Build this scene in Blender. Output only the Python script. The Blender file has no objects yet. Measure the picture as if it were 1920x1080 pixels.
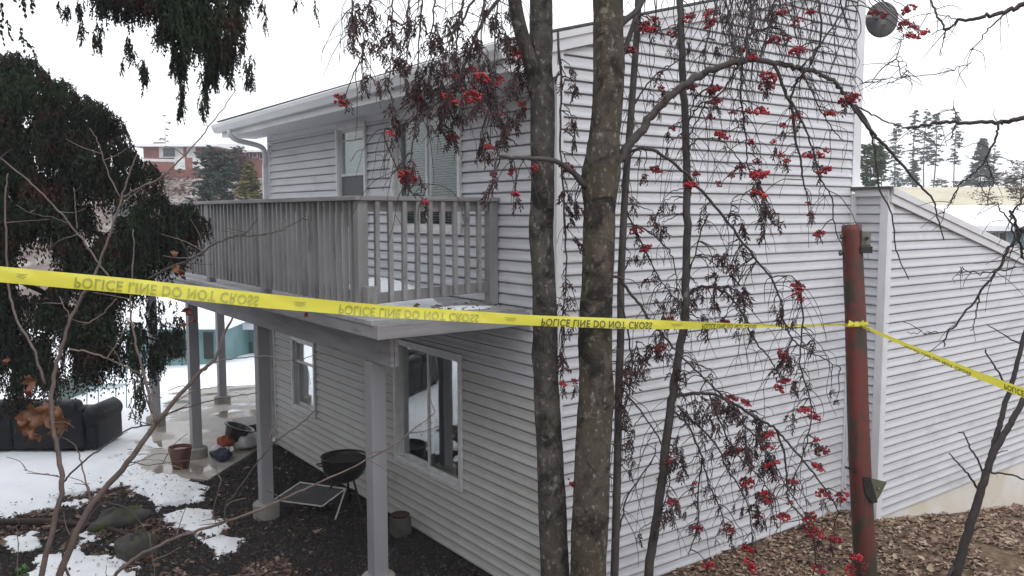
import bpy, math, random
import numpy as np
from mathutils import Vector, Matrix
R = math.radians
rnd = random.Random(11)
npr = np.random.default_rng(5)
scene = bpy.context.scene
COL = scene.collection

# ------------------------------------------------------------------ camera
H = 3.5
F_PX, YAW, PIT, ROL = 1570.546, R(53.86755), R(5.17946), R(-0.0665)
CAM = np.array([5.44868, -4.44488, H])
FW = np.array([-math.sin(YAW)*math.cos(PIT), math.cos(YAW)*math.cos(PIT), -math.sin(PIT)])
RT0 = np.array([math.cos(YAW), math.sin(YAW), 0.0])
UP0 = np.cross(RT0, FW)
RT = math.cos(ROL)*RT0 + math.sin(ROL)*UP0
UP = -math.sin(ROL)*RT0 + math.cos(ROL)*UP0
cam_d = bpy.data.cameras.new('camera')
cam = bpy.data.objects.new('camera', cam_d)
COL.objects.link(cam)
cam_d.sensor_width = 36.0
cam_d.lens = F_PX/1920*36.0
cam_d.clip_end = 3000
cam_d.clip_start = 0.05
m = Matrix(((RT[0], UP[0], -FW[0], CAM[0]), (RT[1], UP[1], -FW[1], CAM[1]), (RT[2], UP[2], -FW[2], CAM[2]), (0, 0, 0, 1)))
cam.matrix_world = m
scene.camera = cam

# ------------------------------------------------------------------ sky and sun (overcast)
SUN_EL, SUN_AZ = R(50), R(98)
world = bpy.data.worlds.new('World')
scene.world = world
world.use_nodes = True
wn = world.node_tree
wn.nodes.clear()
sky = wn.nodes.new('ShaderNodeTexSky')
sky.sky_type = 'NISHITA'
sky.sun_disc = False
sky.sun_elevation = SUN_EL
sky.sun_rotation = SUN_AZ
sky.air_density = 1.0
sky.dust_density = 3.0
hs = wn.nodes.new('ShaderNodeHueSaturation')
hs.inputs['Saturation'].default_value = 0.12
bg1 = wn.nodes.new('ShaderNodeBackground')
bg1.inputs['Strength'].default_value = 0.05
bg2 = wn.nodes.new('ShaderNodeBackground')      # the even cloud layer
bg2.inputs['Color'].default_value = (0.95, 0.97, 1.0, 1)
tcw = wn.nodes.new('ShaderNodeTexCoord'); sxw = wn.nodes.new('ShaderNodeSeparateXYZ')
mrw = wn.nodes.new('ShaderNodeMapRange')      # overcast sky: brighter overhead than at the horizon
mrw.inputs['From Min'].default_value = 0; mrw.inputs['From Max'].default_value = 1
mrw.inputs['To Min'].default_value = 1.08; mrw.inputs['To Max'].default_value = 1.75
wn.links.new(tcw.outputs['Generated'], sxw.inputs[0]); wn.links.new(sxw.outputs['Z'], mrw.inputs['Value']); wn.links.new(mrw.outputs[0], bg2.inputs['Strength'])
addw = wn.nodes.new('ShaderNodeAddShader')
wo = wn.nodes.new('ShaderNodeOutputWorld')
wn.links.new(sky.outputs[0], hs.inputs['Color'])
wn.links.new(hs.outputs[0], bg1.inputs['Color'])
wn.links.new(bg1.outputs[0], addw.inputs[0])
wn.links.new(bg2.outputs[0], addw.inputs[1])
wn.links.new(addw.outputs[0], wo.inputs['Surface'])

sl = bpy.data.lights.new('sun', 'SUN')
sl.energy = 0.5
sl.angle = R(30)
sl.color = (1.0, 0.97, 0.93)
so = bpy.data.objects.new('sun', sl)
COL.objects.link(so)
sd = Vector((math.sin(SUN_AZ)*math.cos(SUN_EL), math.cos(SUN_AZ)*math.cos(SUN_EL), math.sin(SUN_EL)))
so.rotation_euler = sd.to_track_quat('Z', 'Y').to_euler()
so.location = (0, 0, 30)

scene.view_settings.view_transform = 'Standard'
scene.view_settings.look = 'None'
scene.view_settings.exposure = 0.0
scene.view_settings.gamma = 1.0
scene.view_settings.use_curve_mapping = False
scene.cycles.max_bounces = 8
scene.cycles.transparent_max_bounces = 8

def ray(u, v):
    return FW + RT*(u-960)/F_PX + UP*(540-v)/F_PX
def D(u, v, d):
    return CAM + d*ray(u, v)
def Zp(u, v, z):
    r = ray(u, v)
    return CAM + (z-H)/r[2]*r
def fdist(x, y):
    return (x-CAM[0])*(-math.sin(YAW)) + (y-CAM[1])*math.cos(YAW)

# ------------------------------------------------------------------ helpers
ORG = {}
class MB:
    def __init__(s):
        s.v = []; s.f = []; s.n = 0; s.mi = []
    def add(s, vs, fs, mi=0):
        b = s.n
        s.v.extend([tuple(map(float, p)) for p in vs]); s.n += len(vs)
        for f in fs:
            s.f.append(tuple(i+b for i in f)); s.mi.append(mi)
        return s
    def box(s, x0, x1, y0, y1, z0, z1, mi=0):
        vs = [(x0,y0,z0),(x1,y0,z0),(x1,y1,z0),(x0,y1,z0),(x0,y0,z1),(x1,y0,z1),(x1,y1,z1),(x0,y1,z1)]
        return s.add(vs, [(0,3,2,1),(4,5,6,7),(0,1,5,4),(1,2,6,5),(2,3,7,6),(3,0,4,7)], mi)
    def obox(s, c, ax, ay, az, hx, hy, hz, mi=0):
        c = np.array(c, float); ax, ay, az = [np.array(a, float) for a in (ax, ay, az)]
        vs = []
        for k in (-1, 1):
            for (i, j) in ((-1,-1),(1,-1),(1,1),(-1,1)):
                vs.append(c + ax*hx*i + ay*hy*j + az*hz*k)
        return s.add(vs, [(0,3,2,1),(4,5,6,7),(0,1,5,4),(1,2,6,5),(2,3,7,6),(3,0,4,7)], mi)
    def beam(s, p, q, w, h, upv=(0,0,1), mi=0):
        p = np.array(p, float); q = np.array(q, float)
        t = q-p; L = np.linalg.norm(t); t = t/L
        a = np.cross(t, upv)
        if np.linalg.norm(a) < 1e-4: a = np.cross(t, (0,1,0))
        a /= np.linalg.norm(a); b = np.cross(a, t)
        return s.obox((p+q)/2, t, a, b, L/2, w/2, h/2, mi)
    def tube(s, pts, rad, n=6, cap=True, mi=0, rfun=None):
        pts = np.array(pts, float); N = len(pts)
        rad = np.broadcast_to(np.array(rad, float), (N,))
        tg = np.gradient(pts, axis=0); tg /= (np.linalg.norm(tg, axis=1)[:,None]+1e-12)
        ref = np.array([0,0,1.]) if abs(tg[0][2]) < .9 else np.array([1.,0,0])
        a = np.cross(tg[0], ref); a /= np.linalg.norm(a)
        ang = np.arange(n)*2*math.pi/n
        vs = []
        for i in range(N):
            a = a - tg[i]*np.dot(a, tg[i]); a /= (np.linalg.norm(a)+1e-12)
            b = np.cross(tg[i], a)
            r = rad[i] if rfun is None else rad[i]*rfun(i, ang)
            ring = pts[i] + (np.cos(ang)*r)[:,None]*a + (np.sin(ang)*r)[:,None]*b
            vs.extend(ring.tolist())
        fs = []
        for i in range(N-1):
            for j in range(n):
                k = (j+1) % n
                fs.append((i*n+j, i*n+k, (i+1)*n+k, (i+1)*n+j))
        if cap:
            fs.append(tuple(range(n-1, -1, -1))); fs.append(tuple((N-1)*n+j for j in range(n)))
        return s.add(vs, fs, mi)
    def disc_cyl(s, c, r0, r1, z0, z1, n=24, mi=0):
        return s.tube([(c[0],c[1],z0),(c[0],c[1],z1)], [r0, r1], n, True, mi)
    def lathe(s, c, prof, n=24, mi=0, ax=None):
        vs = []; fs = []
        for (r, z) in prof:
            for j in range(n):
                t = j*2*math.pi/n
                vs.append((c[0]+r*math.cos(t), c[1]+r*math.sin(t), c[2]+z))
        for i in range(len(prof)-1):
            for j in range(n):
                k = (j+1) % n
                fs.append((i*n+j, i*n+k, (i+1)*n+k, (i+1)*n+j))
        return s.add(vs, fs, mi)
    def build(s, name, mat, parent=None, smooth=False, bevel=0, label=None, kind=None, **kw):
        me = bpy.data.meshes.new(name)
        o = bpy.data.objects.new(name, me)
        org = ORG.get(parent.name, np.zeros(3)) if parent else np.array(kw.get('origin', (0,0,0)), float)
        v = np.array(s.v, float).reshape(-1, 3) - org
        me.from_pydata(v.tolist(), [], s.f)
        mats = mat if isinstance(mat, (list, tuple)) else [mat]
        for mm in mats: me.materials.append(mm)
        if len(mats) > 1: me.polygons.foreach_set('material_index', s.mi)
        if smooth: me.polygons.foreach_set('use_smooth', [True]*len(me.polygons))
        me.update()
        COL.objects.link(o)
        if parent: o.parent = parent
        else: o.location = tuple(org)
        ORG[o.name] = org
        if bevel:
            b = o.modifiers.new('bevel', 'BEVEL'); b.width = bevel; b.segments = 2; b.limit_method = 'ANGLE'
        if kind: o['kind'] = kind
        if label: o['label'] = label
        return o

def thing(name, label, cat, loc, group=None):
    o = bpy.data.objects.new(name, None)
    COL.objects.link(o)
    o.location = tuple(float(c) for c in loc)
    o.empty_display_size = .1
    ORG[o.name] = np.array(loc, float)
    o['label'] = label; o['category'] = cat
    if group: o['group'] = group
    return o
def tag(o, label, cat, group=None):
    o['label'] = label; o['category'] = cat
    if group: o['group'] = group
    return o
def inst(mesh, name, parent, pos, rot=(0,0,0), sc=1.0, mat4=None):
    o = bpy.data.objects.new(name, mesh)
    o.parent = parent
    o.location = tuple(np.array(pos, float)-ORG[parent.name])
    o.rotation_euler = rot
    o.scale = (sc, sc, sc) if np.isscalar(sc) else sc
    COL.objects.link(o)
    return o
def catmull(P, seg=6):
    P = np.array(P, float)
    if len(P) < 3:
        t = np.linspace(0, 1, seg+1)[:,None]
        return P[0]*(1-t)+P[-1]*t
    Q = np.vstack([2*P[0]-P[1], P, 2*P[-1]-P[-2]])
    out = []
    for i in range(1, len(Q)-2):
        p0, p1, p2, p3 = Q[i-1], Q[i], Q[i+1], Q[i+2]
        for k in range(seg):
            t = k/seg
            out.append(.5*((2*p1)+(-p0+p2)*t+(2*p0-5*p1+4*p2-p3)*t*t+(-p0+3*p1-3*p2+p3)*t**3))
    out.append(P[-1])
    return np.array(out)

# ------------------------------------------------------------------ materials
def newmat(name):
    mt = bpy.data.materials.new(name); mt.use_nodes = True
    nt = mt.node_tree
    bs = nt.nodes['Principled BSDF']
    return mt, nt, bs
def N(nt, typ, **kw):
    n = nt.nodes.new(typ)
    for k, v in kw.items():
        if k.startswith('i_'): n.inputs[k[2:].replace('_', ' ')].default_value = v
        else: setattr(n, k, v)
    return n
def ramp(nt, src, stops):
    r = nt.nodes.new('ShaderNodeValToRGB')
    el = r.color_ramp.elements
    while len(el) < len(stops): el.new(0.5)
    for e, (p, c) in zip(el, stops):
        e.position = p; e.color = tuple(c)+(1,) if len(c) == 3 else c
    nt.links.new(src, r.inputs[0])
    return r
def mat(name, c1, c2=None, scale=3.0, rough=0.7, bump=0.0, bscale=40.0, stretch=(1,1,1), metal=0.0, detail=6, contrast=(.35,.65), c3=None, s3=1.0, t3=(.55,.7), spec=0.5, bdist=0.01, objvar=0.0, dist=0.0):
    mt, nt, bs = newmat(name)
    tc = N(nt, 'ShaderNodeTexCoord'); mp = N(nt, 'ShaderNodeMapping')
    mp.inputs['Scale'].default_value = stretch
    geo = N(nt, 'ShaderNodeNewGeometry')
    nt.links.new(geo.outputs['Position'], mp.inputs['Vector'])
    c2 = c2 or tuple(x*.8 for x in c1)
    ns = N(nt, 'ShaderNodeTexNoise'); ns.inputs['Scale'].default_value = scale; ns.inputs['Detail'].default_value = detail; ns.inputs['Distortion'].default_value = dist
    nt.links.new(mp.outputs[0], ns.inputs['Vector'])
    rp = ramp(nt, ns.outputs['Fac'], [(contrast[0], c1), (contrast[1], c2)])
    out = rp.outputs['Color']
    if c3:
        n3 = N(nt, 'ShaderNodeTexNoise'); n3.inputs['Scale'].default_value = s3; n3.inputs['Detail'].default_value = 8; n3.inputs['Roughness'].default_value = .65
        mp3 = N(nt, 'ShaderNodeMapping'); mp3.inputs['Location'].default_value = (7.3, 2.1, 4.4); mp3.inputs['Scale'].default_value = stretch
        nt.links.new(geo.outputs['Position'], mp3.inputs['Vector']); nt.links.new(mp3.outputs[0], n3.inputs['Vector'])
        r3 = ramp(nt, n3.outputs['Fac'], [(t3[0], (0,0,0)), (t3[1], (1,1,1))])
        mx = N(nt, 'ShaderNodeMix', data_type='RGBA')
        nt.links.new(r3.outputs['Color'], mx.inputs['Factor']); nt.links.new(out, mx.inputs['A']); mx.inputs['B'].default_value = tuple(c3)+(1,)
        out = mx.outputs['Result']
    if objvar:
        oi = N(nt, 'ShaderNodeObjectInfo'); hv = N(nt, 'ShaderNodeHueSaturation')
        mr = N(nt, 'ShaderNodeMapRange'); mr.inputs['To Min'].default_value = 1-objvar; mr.inputs['To Max'].default_value = 1+objvar
        nt.links.new(oi.outputs['Random'], mr.inputs['Value']); nt.links.new(mr.outputs[0], hv.inputs['Value'])
        nt.links.new(out, hv.inputs['Color']); out = hv.outputs['Color']
    nt.links.new(out, bs.inputs['Base Color'])
    bs.inputs['Roughness'].default_value = rough; bs.inputs['Metallic'].default_value = metal
    bs.inputs['Specular IOR Level'].default_value = spec
    if bump:
        nb = N(nt, 'ShaderNodeTexNoise'); nb.inputs['Scale'].default_value = bscale; nb.inputs['Detail'].default_value = 8; nb.inputs['Roughness'].default_value = .6
        nt.links.new(mp.outputs[0], nb.inputs['Vector'])
        bp = N(nt, 'ShaderNodeBump'); bp.inputs['Strength'].default_value = bump; bp.inputs['Distance'].default_value = bdist
        nt.links.new(nb.outputs['Fac'], bp.inputs['Height']); nt.links.new(bp.outputs[0], bs.inputs['Normal'])
    return mt

def barkmat(name, c1, c2, cm):
    mt, nt, bs = newmat(name)
    geo = N(nt, 'ShaderNodeNewGeometry')
    def nz(scale, st=(1,1,1), d=8, dist=0, loc=(0,0,0), r=.6):
        mp = N(nt, 'ShaderNodeMapping'); mp.inputs['Scale'].default_value = st; mp.inputs['Location'].default_value = loc
        nt.links.new(geo.outputs['Position'], mp.inputs['Vector'])
        n = N(nt, 'ShaderNodeTexNoise'); n.inputs['Scale'].default_value = scale; n.inputs['Detail'].default_value = d; n.inputs['Distortion'].default_value = dist; n.inputs['Roughness'].default_value = r
        nt.links.new(mp.outputs[0], n.inputs['Vector']); return n.outputs['Fac']
    def mix(fac, a, b, f=1.0):
        m_ = N(nt, 'ShaderNodeMix', data_type='RGBA'); nt.links.new(fac, m_.inputs['Factor']); nt.links.new(a, m_.inputs['A'])
        m_.inputs['B'].default_value = tuple(b)+(1,); return m_.outputs['Result']
    cur = ramp(nt, nz(9, (1,1,.7), dist=.8), [(.34,c2),(.56,c1),(.72,tuple(x*1.25 for x in c1))]).outputs[0]
    cur = mix(ramp(nt, nz(2.6, loc=(3,1,0)), [(.50,(0,0,0)),(.68,(.8,.8,.8))]).outputs[0], cur, cm)
    cur = mix(ramp(nt, nz(34, (1,1,.6), loc=(9,2,4), d=5), [(.58,(0,0,0)),(.66,(.85,.85,.85))]).outputs[0], cur, (.20,.19,.17))
    cur = mix(ramp(nt, nz(9, (1,1,1.5), loc=(1,7,4), d=4), [(.62,(0,0,0)),(.69,(.8,.8,.8))]).outputs[0], cur, (.17,.165,.15))
    cur = mix(ramp(nt, nz(5, (1,1,1.1), loc=(5,5,9), d=9, dist=.6, r=.7), [(.50,(0,0,0)),(.60,(.93,.93,.93))]).outputs[0], cur, (.012,.010,.009))
    nt.links.new(cur, bs.inputs['Base Color']); bs.inputs['Roughness'].default_value = .85; bs.inputs['Specular IOR Level'].default_value = .25
    bp = N(nt, 'ShaderNodeBump'); bp.inputs['Strength'].default_value = 1; bp.inputs['Distance'].default_value = .010
    nt.links.new(nz(45, (1,1,.7), d=10, dist=.5, r=.7), bp.inputs['Height']); nt.links.new(bp.outputs[0], bs.inputs['Normal'])
    return mt
M = {}
M['siding'] = mat('vinyl_siding', (.555,.56,.60), (.51,.515,.55), scale=1.3, rough=.5, bump=.5, bscale=3.5, bdist=.012, stretch=(1,1,2.2), c3=(.37,.365,.37), s3=1.6, t3=(.52,.82), objvar=.03, spec=.35)
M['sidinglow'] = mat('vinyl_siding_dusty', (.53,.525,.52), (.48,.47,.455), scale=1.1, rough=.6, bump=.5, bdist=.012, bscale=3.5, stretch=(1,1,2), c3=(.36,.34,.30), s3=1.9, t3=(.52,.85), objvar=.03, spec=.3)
M['trim'] = mat('white_trim', (.66,.66,.69), (.6,.6,.63), scale=4, rough=.5)
M['frame'] = mat('window_vinyl', (.66,.66,.67), (.56,.56,.57), scale=9, rough=.45)
M['gutter'] = mat('gutter_white', (.72,.73,.76), (.62,.63,.64), scale=2, rough=.35, stretch=(1,1,5))
M['deckwood'] = mat('grey_painted_wood', (.285,.282,.29), (.205,.202,.207), scale=5, rough=.75, bump=.35, bscale=30, stretch=(1,1,.25), c3=(.10,.10,.105), s3=7, t3=(.57,.70), objvar=.10, bdist=.004)
M['deckbeam'] = mat('grey_weathered_beam', (.31,.30,.32), (.22,.215,.23), scale=6, rough=.8, bump=.4, bscale=30, stretch=(.3,.3,2.2), c3=(.10,.095,.10), s3=5, t3=(.6,.72), bdist=.004)
M['deckpost'] = mat('grey_post_paint', (.31,.31,.335), (.25,.25,.27), scale=3, rough=.65, bump=.2, bscale=25, stretch=(1,1,.3), c3=(.17,.165,.17), s3=4, t3=(.64,.78), bdist=.003)
M['deckboard'] = mat('deck_boards', (.36,.36,.37), (.27,.27,.28), scale=5, rough=.8, bump=.3, c3=(.12,.11,.10), s3=8, t3=(.6,.7))
M['shingle'] = mat('dark_shingle', (.05,.05,.055), (.09,.09,.09), scale=40, rough=.9, bump=.5)
M['concrete'] = mat('concrete_pier', (.30,.28,.26), (.22,.21,.19), scale=8, rough=.9, bump=.4, bscale=50)
M['foundation'] = mat('foundation_paint', (.68,.67,.66), (.60,.55,.46), scale=1.1, rough=.8, bump=.3, bscale=30, c3=(.30,.30,.27), s3=3.2, t3=(.60,.68), contrast=(.42,.6))
M['darkblock'] = mat('dark_block', (.10,.092,.085), (.06,.055,.05), scale=8, rough=.9, bump=.4, bscale=50)
M['darkpot'] = mat('dark_pot', (.055,.026,.02), (.03,.018,.015), scale=9, rough=.6)
M['black'] = mat('black_enamel', (.012,.012,.013), (.02,.019,.018), scale=8, rough=.35)
M['leather'] = mat('black_leather', (.006,.006,.010), (.010,.010,.015), scale=7, rough=.5, bump=.5, bscale=14, bdist=.03, spec=.22)
M['dark'] = mat('dark_interior', (.03,.03,.03), (.02,.02,.02), rough=.9)
M['curtain'] = mat('green_curtain', (.035,.055,.052), (.025,.04,.04), scale=3, rough=.9, bump=.3, bscale=10)
M['blind'] = mat('blind_slats', (.40,.52,.49), (.33,.43,.41), scale=2, rough=.6)
M['shade'] = mat('roller_shade', (.26,.34,.32), (.18,.21,.21), scale=1.5, rough=.8)
M['greyshade'] = mat('grey_insert', (.13,.13,.14), (.10,.10,.11), scale=3, rough=.7)
M['pot'] = mat('brown_plastic', (.13,.045,.03), (.08,.03,.02), scale=9, rough=.5)
M['rust'] = mat('rusty_red_paint', (.13,.022,.016), (.075,.024,.017), scale=3, rough=.6, bump=.35, bscale=35, stretch=(1,1,.4), c3=(.040,.030,.022), s3=6.5, t3=(.46,.54), bdist=.006)
M['greymetal'] = mat('grey_metal', (.18,.17,.165), (.10,.095,.09), scale=10, rough=.45, metal=.3)
M['dishgrey'] = mat('dish_grey', (.11,.11,.115), (.07,.07,.075), scale=8, rough=.5)
M['whitetube'] = mat('white_tube', (.6,.6,.6), (.45,.44,.42), scale=9, rough=.4)
M['netting'] = mat('dark_netting', (.035,.035,.04), (.055,.055,.06), scale=30, rough=.8)
M['fabric'] = mat('junk_white', (.6,.6,.62), (.4,.4,.42), scale=8, rough=.7)
M['orange'] = mat('orange_cloth', (.35,.06,.02), (.2,.04,.02), scale=14, rough=.8)
M['navy'] = mat('navy_cloth', (.012,.015,.05), (.02,.02,.04), scale=10, rough=.7)
M['red'] = mat('red_plastic', (.5,.02,.03), rough=.5)
M['yellowwood'] = mat('yellow_stick', (.5,.38,.12), rough=.6)
M['aqua'] = mat('pale_aqua_frame', (.35,.5,.52), rough=.5)
M['teal'] = mat('teal_paint', (.14,.25,.26), (.10,.19,.20), scale=1.5, rough=.7)
M['green_door'] = mat('green_boards', (.03,.09,.08), (.02,.06,.055), scale=3, rough=.7)
M['whitewall'] = mat('far_white', (.65,.65,.66), rough=.7)
M['brick'] = mat('red_brick', (.27,.115,.10), (.22,.09,.08), scale=2, rough=.85)
M['farglass'] = mat('far_glass', (.06,.075,.09), rough=.15)
M['paleblue'] = mat('pale_blue_wall', (.35,.48,.55), rough=.7)
M['fencegreen'] = mat('green_fence', (.09,.13,.12), (.07,.10,.09), scale=3, rough=.8)
M['snow'] = mat('snow', (.80,.82,.86), (.74,.77,.82), scale=2.5, rough=.65, bump=.5, bscale=9, bdist=.03, c3=(.58,.58,.58), s3=3.5, t3=(.66,.85), spec=.3)
M['snowroof'] = mat('roof_snow', (.82,.84,.88), (.78,.80,.84), scale=1, rough=.7)
M['bark'] = barkmat('rowan_bark', (.078,.064,.050), (.036,.029,.023), (.055,.044,.028))
M['bark2'] = barkmat('rowan_bark_grey', (.074,.067,.062), (.034,.030,.028), (.050,.045,.032))
M['barkthin'] = mat('thin_bark', (.065,.055,.053), (.035,.030,.029), scale=9, rough=.8, bump=.4, bscale=30, c3=(.16,.15,.145), s3=12, t3=(.62,.7))
M['twig'] = mat('twig_bark', (.045,.032,.034), (.03,.022,.024), scale=12, rough=.8)
M['sapling'] = mat('sapling_bark', (.13,.095,.085), (.085,.063,.058), scale=14, rough=.7, bump=.3, bscale=50)
M['saplingdark'] = mat('sapling_dark', (.032,.026,.026), (.05,.04,.04), scale=14, rough=.7, bump=.3, bscale=50)
M['deadleaf'] = mat('withered_leaf', (.070,.034,.036), (.034,.019,.022), scale=9, rough=.8)
M['berry'] = mat('red_berry', (.34,.006,.014), (.19,.004,.012), scale=20, rough=.35, objvar=.5)
M['maple'] = mat('brown_maple_leaf', (.18,.080,.032), (.085,.034,.018), scale=14, rough=.65, bump=.5, bscale=30)
M['maplered'] = mat('red_maple_leaf', (.16,.035,.02), (.09,.02,.015), scale=14, rough=.6)
M['conifer'] = mat('conifer_foliage', (.026,.042,.024), (.011,.012,.013), scale=2.6, rough=.75, c3=(.048,.022,.018), s3=3.2, t3=(.53,.64), spec=.12)
M['coniferbark'] = mat('conifer_bark', (.05,.035,.028), (.03,.022,.018), scale=10, rough=.9, bump=.6)
M['farfir'] = mat('far_fir', (.045,.065,.055), (.034,.048,.042), scale=.4, rough=.9, spec=.1)
M['fargreen'] = mat('far_green', (.055,.085,.030), (.035,.06,.025), scale=.4, rough=.9, spec=.1)
M['fargold'] = mat('far_gold', (.15,.12,.05), (.07,.075,.035), scale=1, rough=.9, spec=.1)
M['farbrown'] = mat('far_brown', (.11,.065,.055), (.07,.045,.042), scale=1, rough=.9, spec=.1)
M['fartrunk'] = mat('far_trunk', (.07,.055,.05), rough=.9)
M['moss'] = mat('mossy_rock', (.045,.040,.040), (.075,.068,.066), scale=6, rough=.9, bump=.7, bscale=20, c3=(.055,.075,.012), s3=4, t3=(.50,.58), bdist=.02)
M['mossgreen'] = mat('moss_green', (.05,.085,.012), (.03,.05,.012), scale=9, rough=.95, bump=.8, bscale=60)
M['greenleaf'] = mat('green_leaf', (.04,.12,.03), (.025,.08,.02), scale=5, rough=.5)
def chipmat(name, cols):
    mt, nt, bs = newmat(name)
    at = N(nt, 'ShaderNodeAttribute', attribute_name='rv')
    st = [((i+.5)/len(cols), c) for i, c in enumerate(cols)]
    r = ramp(nt, at.outputs['Fac'], st); r.color_ramp.interpolation = 'CONSTANT'
    for i, e in enumerate(r.color_ramp.elements): e.position = i/len(cols)
    nt.links.new(r.outputs[0], bs.inputs['Base Color']); bs.inputs['Roughness'].default_value = .8
    bs.inputs['Specular IOR Level'].default_value = .25
    return mt
M['chips'] = chipmat('mulch_chips', [(.012,.010,.012),(.020,.018,.019),(.030,.026,.027),(.016,.013,.013),(.040,.034,.035),(.012,.011,.014),(.026,.020,.019),(.018,.017,.018),(.075,.064,.060),(.022,.019,.020)])
M['litter'] = chipmat('leaf_litter', [(.22,.145,.10),(.28,.20,.14),(.155,.095,.07),(.33,.25,.185),(.115,.068,.052),(.24,.17,.12),(.18,.11,.08),(.39,.31,.245)])
M['littermid'] = chipmat('leaf_litter_mid', [(.13,.080,.060),(.085,.048,.038),(.17,.12,.095),(.06,.035,.03),(.24,.19,.165),(.10,.052,.042),(.15,.10,.08)])
M['litterdark'] = chipmat('leaf_litter_dark', [(.10,.06,.04),(.06,.035,.025),(.14,.095,.07),(.045,.026,.02),(.22,.165,.13),(.075,.035,.025)])

# glass: clear pane with the strong reflection of coated double glazing
def glassmat(name, base=.28, tint=(.85,.9,.9)):
    mt = bpy.data.materials.new(name); mt.use_nodes = True; nt = mt.node_tree; nt.nodes.clear()
    tr = N(nt, 'ShaderNodeBsdfTransparent'); tr.inputs['Color'].default_value = tuple(tint)+(1,)
    gl = N(nt, 'ShaderNodeBsdfGlossy'); gl.inputs['Roughness'].default_value = .015
    gl.inputs['Color'].default_value = (1,1,1,1)
    lw = N(nt, 'ShaderNodeLayerWeight'); lw.inputs['Blend'].default_value = .5
    fr = N(nt, 'ShaderNodeMath', operation='POWER'); fr.inputs[1].default_value = 4.0; nt.links.new(lw.outputs['Facing'], fr.inputs[0])
    ad = N(nt, 'ShaderNodeMath', operation='ADD'); ad.inputs[1].default_value = base; ad.use_clamp = True
    nb = N(nt, 'ShaderNodeTexNoise'); nb.inputs['Scale'].default_value = 1.6; nb.inputs['Detail'].default_value = 1
    bp = N(nt, 'ShaderNodeBump'); bp.inputs['Strength'].default_value = .12; bp.inputs['Distance'].default_value = .02
    geo = N(nt, 'ShaderNodeNewGeometry'); nt.links.new(geo.outputs['Position'], nb.inputs['Vector'])
    nt.links.new(nb.outputs['Fac'], bp.inputs['Height']); nt.links.new(bp.outputs[0], gl.inputs['Normal'])
    mx = N(nt, 'ShaderNodeMixShader'); out = N(nt, 'ShaderNodeOutputMaterial')
    nt.links.new(fr.outputs[0], ad.inputs[0]); nt.links.new(ad.outputs[0], mx.inputs[0])
    nt.links.new(tr.outputs[0], mx.inputs[1]); nt.links.new(gl.outputs[0], mx.inputs[2]); nt.links.new(mx.outputs[0], out.inputs[0])
    return mt
M['glass'] = glassmat('window_glass', .24)
M['glassup'] = glassmat('window_glass_clear', .012, (.9,.95,.95))
M['glasslow'] = glassmat('window_glass_coated', .45)

def tapemat():
    mt, nt, bs = newmat('tape_yellow')
    bs.inputs['Base Color'].default_value = (.84,.79,.11,1); bs.inputs['Roughness'].default_value = .28
    trl = N(nt, 'ShaderNodeBsdfTranslucent'); trl.inputs['Color'].default_value = (.85,.8,.10,1)
    mx = N(nt, 'ShaderNodeMixShader'); mx.inputs[0].default_value = .35
    out = nt.nodes['Material Output']
    nt.links.new(bs.outputs[0], mx.inputs[1]); nt.links.new(trl.outputs[0], mx.inputs[2]); nt.links.new(mx.outputs[0], out.inputs[0])
    return mt
M['tape'] = tapemat()
M['ink'] = mat('tape_ink', (.30,.31,.07), (.44,.44,.08), scale=60, rough=.4)
M['inkdark'] = mat('tape_ink_dark', (.09,.09,.025), (.16,.16,.04), scale=60, rough=.4)

# ground material driven by a zone attribute (r = leaf litter, g = grass, b = brown bank)
def groundmat():
    mt, nt, bs = newmat('ground_earth')
    geo = N(nt, 'ShaderNodeNewGeometry')
    def nz(s, d=8):
        n = N(nt, 'ShaderNodeTexNoise'); n.inputs['Scale'].default_value = s; n.inputs['Detail'].default_value = d; n.inputs['Roughness'].default_value = .65
        nt.links.new(geo.outputs['Position'], n.inputs['Vector']); return n
    mul = ramp(nt, nz(22).outputs['Fac'], [(.35,(.012,.010,.011)),(.55,(.028,.022,.022)),(.72,(.07,.058,.054))])
    lit = ramp(nt, nz(14).outputs['Fac'], [(.32,(.05,.032,.022)),(.5,(.13,.088,.056)),(.68,(.24,.18,.125))])
    grs = ramp(nt, nz(.22).outputs['Fac'], [(.3,(.42,.38,.28)),(.5,(.52,.48,.37)),(.62,(.40,.37,.27)),(.72,(.52,.51,.48))])
    bnk = ramp(nt, nz(.5).outputs['Fac'], [(.35,(.20,.16,.15)),(.5,(.13,.10,.09)),(.62,(.34,.31,.30))])
    at = N(nt, 'ShaderNodeAttribute', attribute_name='zone'); sp = N(nt, 'ShaderNodeSeparateColor')
    nt.links.new(at.outputs['Color'], sp.inputs[0])
    cur = mul.outputs[0]
    for k, src in (('Red', lit), ('Green', grs), ('Blue', bnk)):
        mx = N(nt, 'ShaderNodeMix', data_type='RGBA')
        nt.links.new(sp.outputs[k], mx.inputs['Factor']); nt.links.new(cur, mx.inputs['A']); nt.links.new(src.outputs[0], mx.inputs['B'])
        cur = mx.outputs['Result']
    nt.links.new(cur, bs.inputs['Base Color']); bs.inputs['Roughness'].default_value = .92
    bs.inputs['Specular IOR Level'].default_value = .2
    bp = N(nt, 'ShaderNodeBump'); bp.inputs['Strength'].default_value = .8; bp.inputs['Distance'].default_value = .02
    nt.links.new(nz(35).outputs['Fac'], bp.inputs['Height']); nt.links.new(bp.outputs[0], bs.inputs['Normal'])
    return mt
M['ground'] = groundmat()

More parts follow.
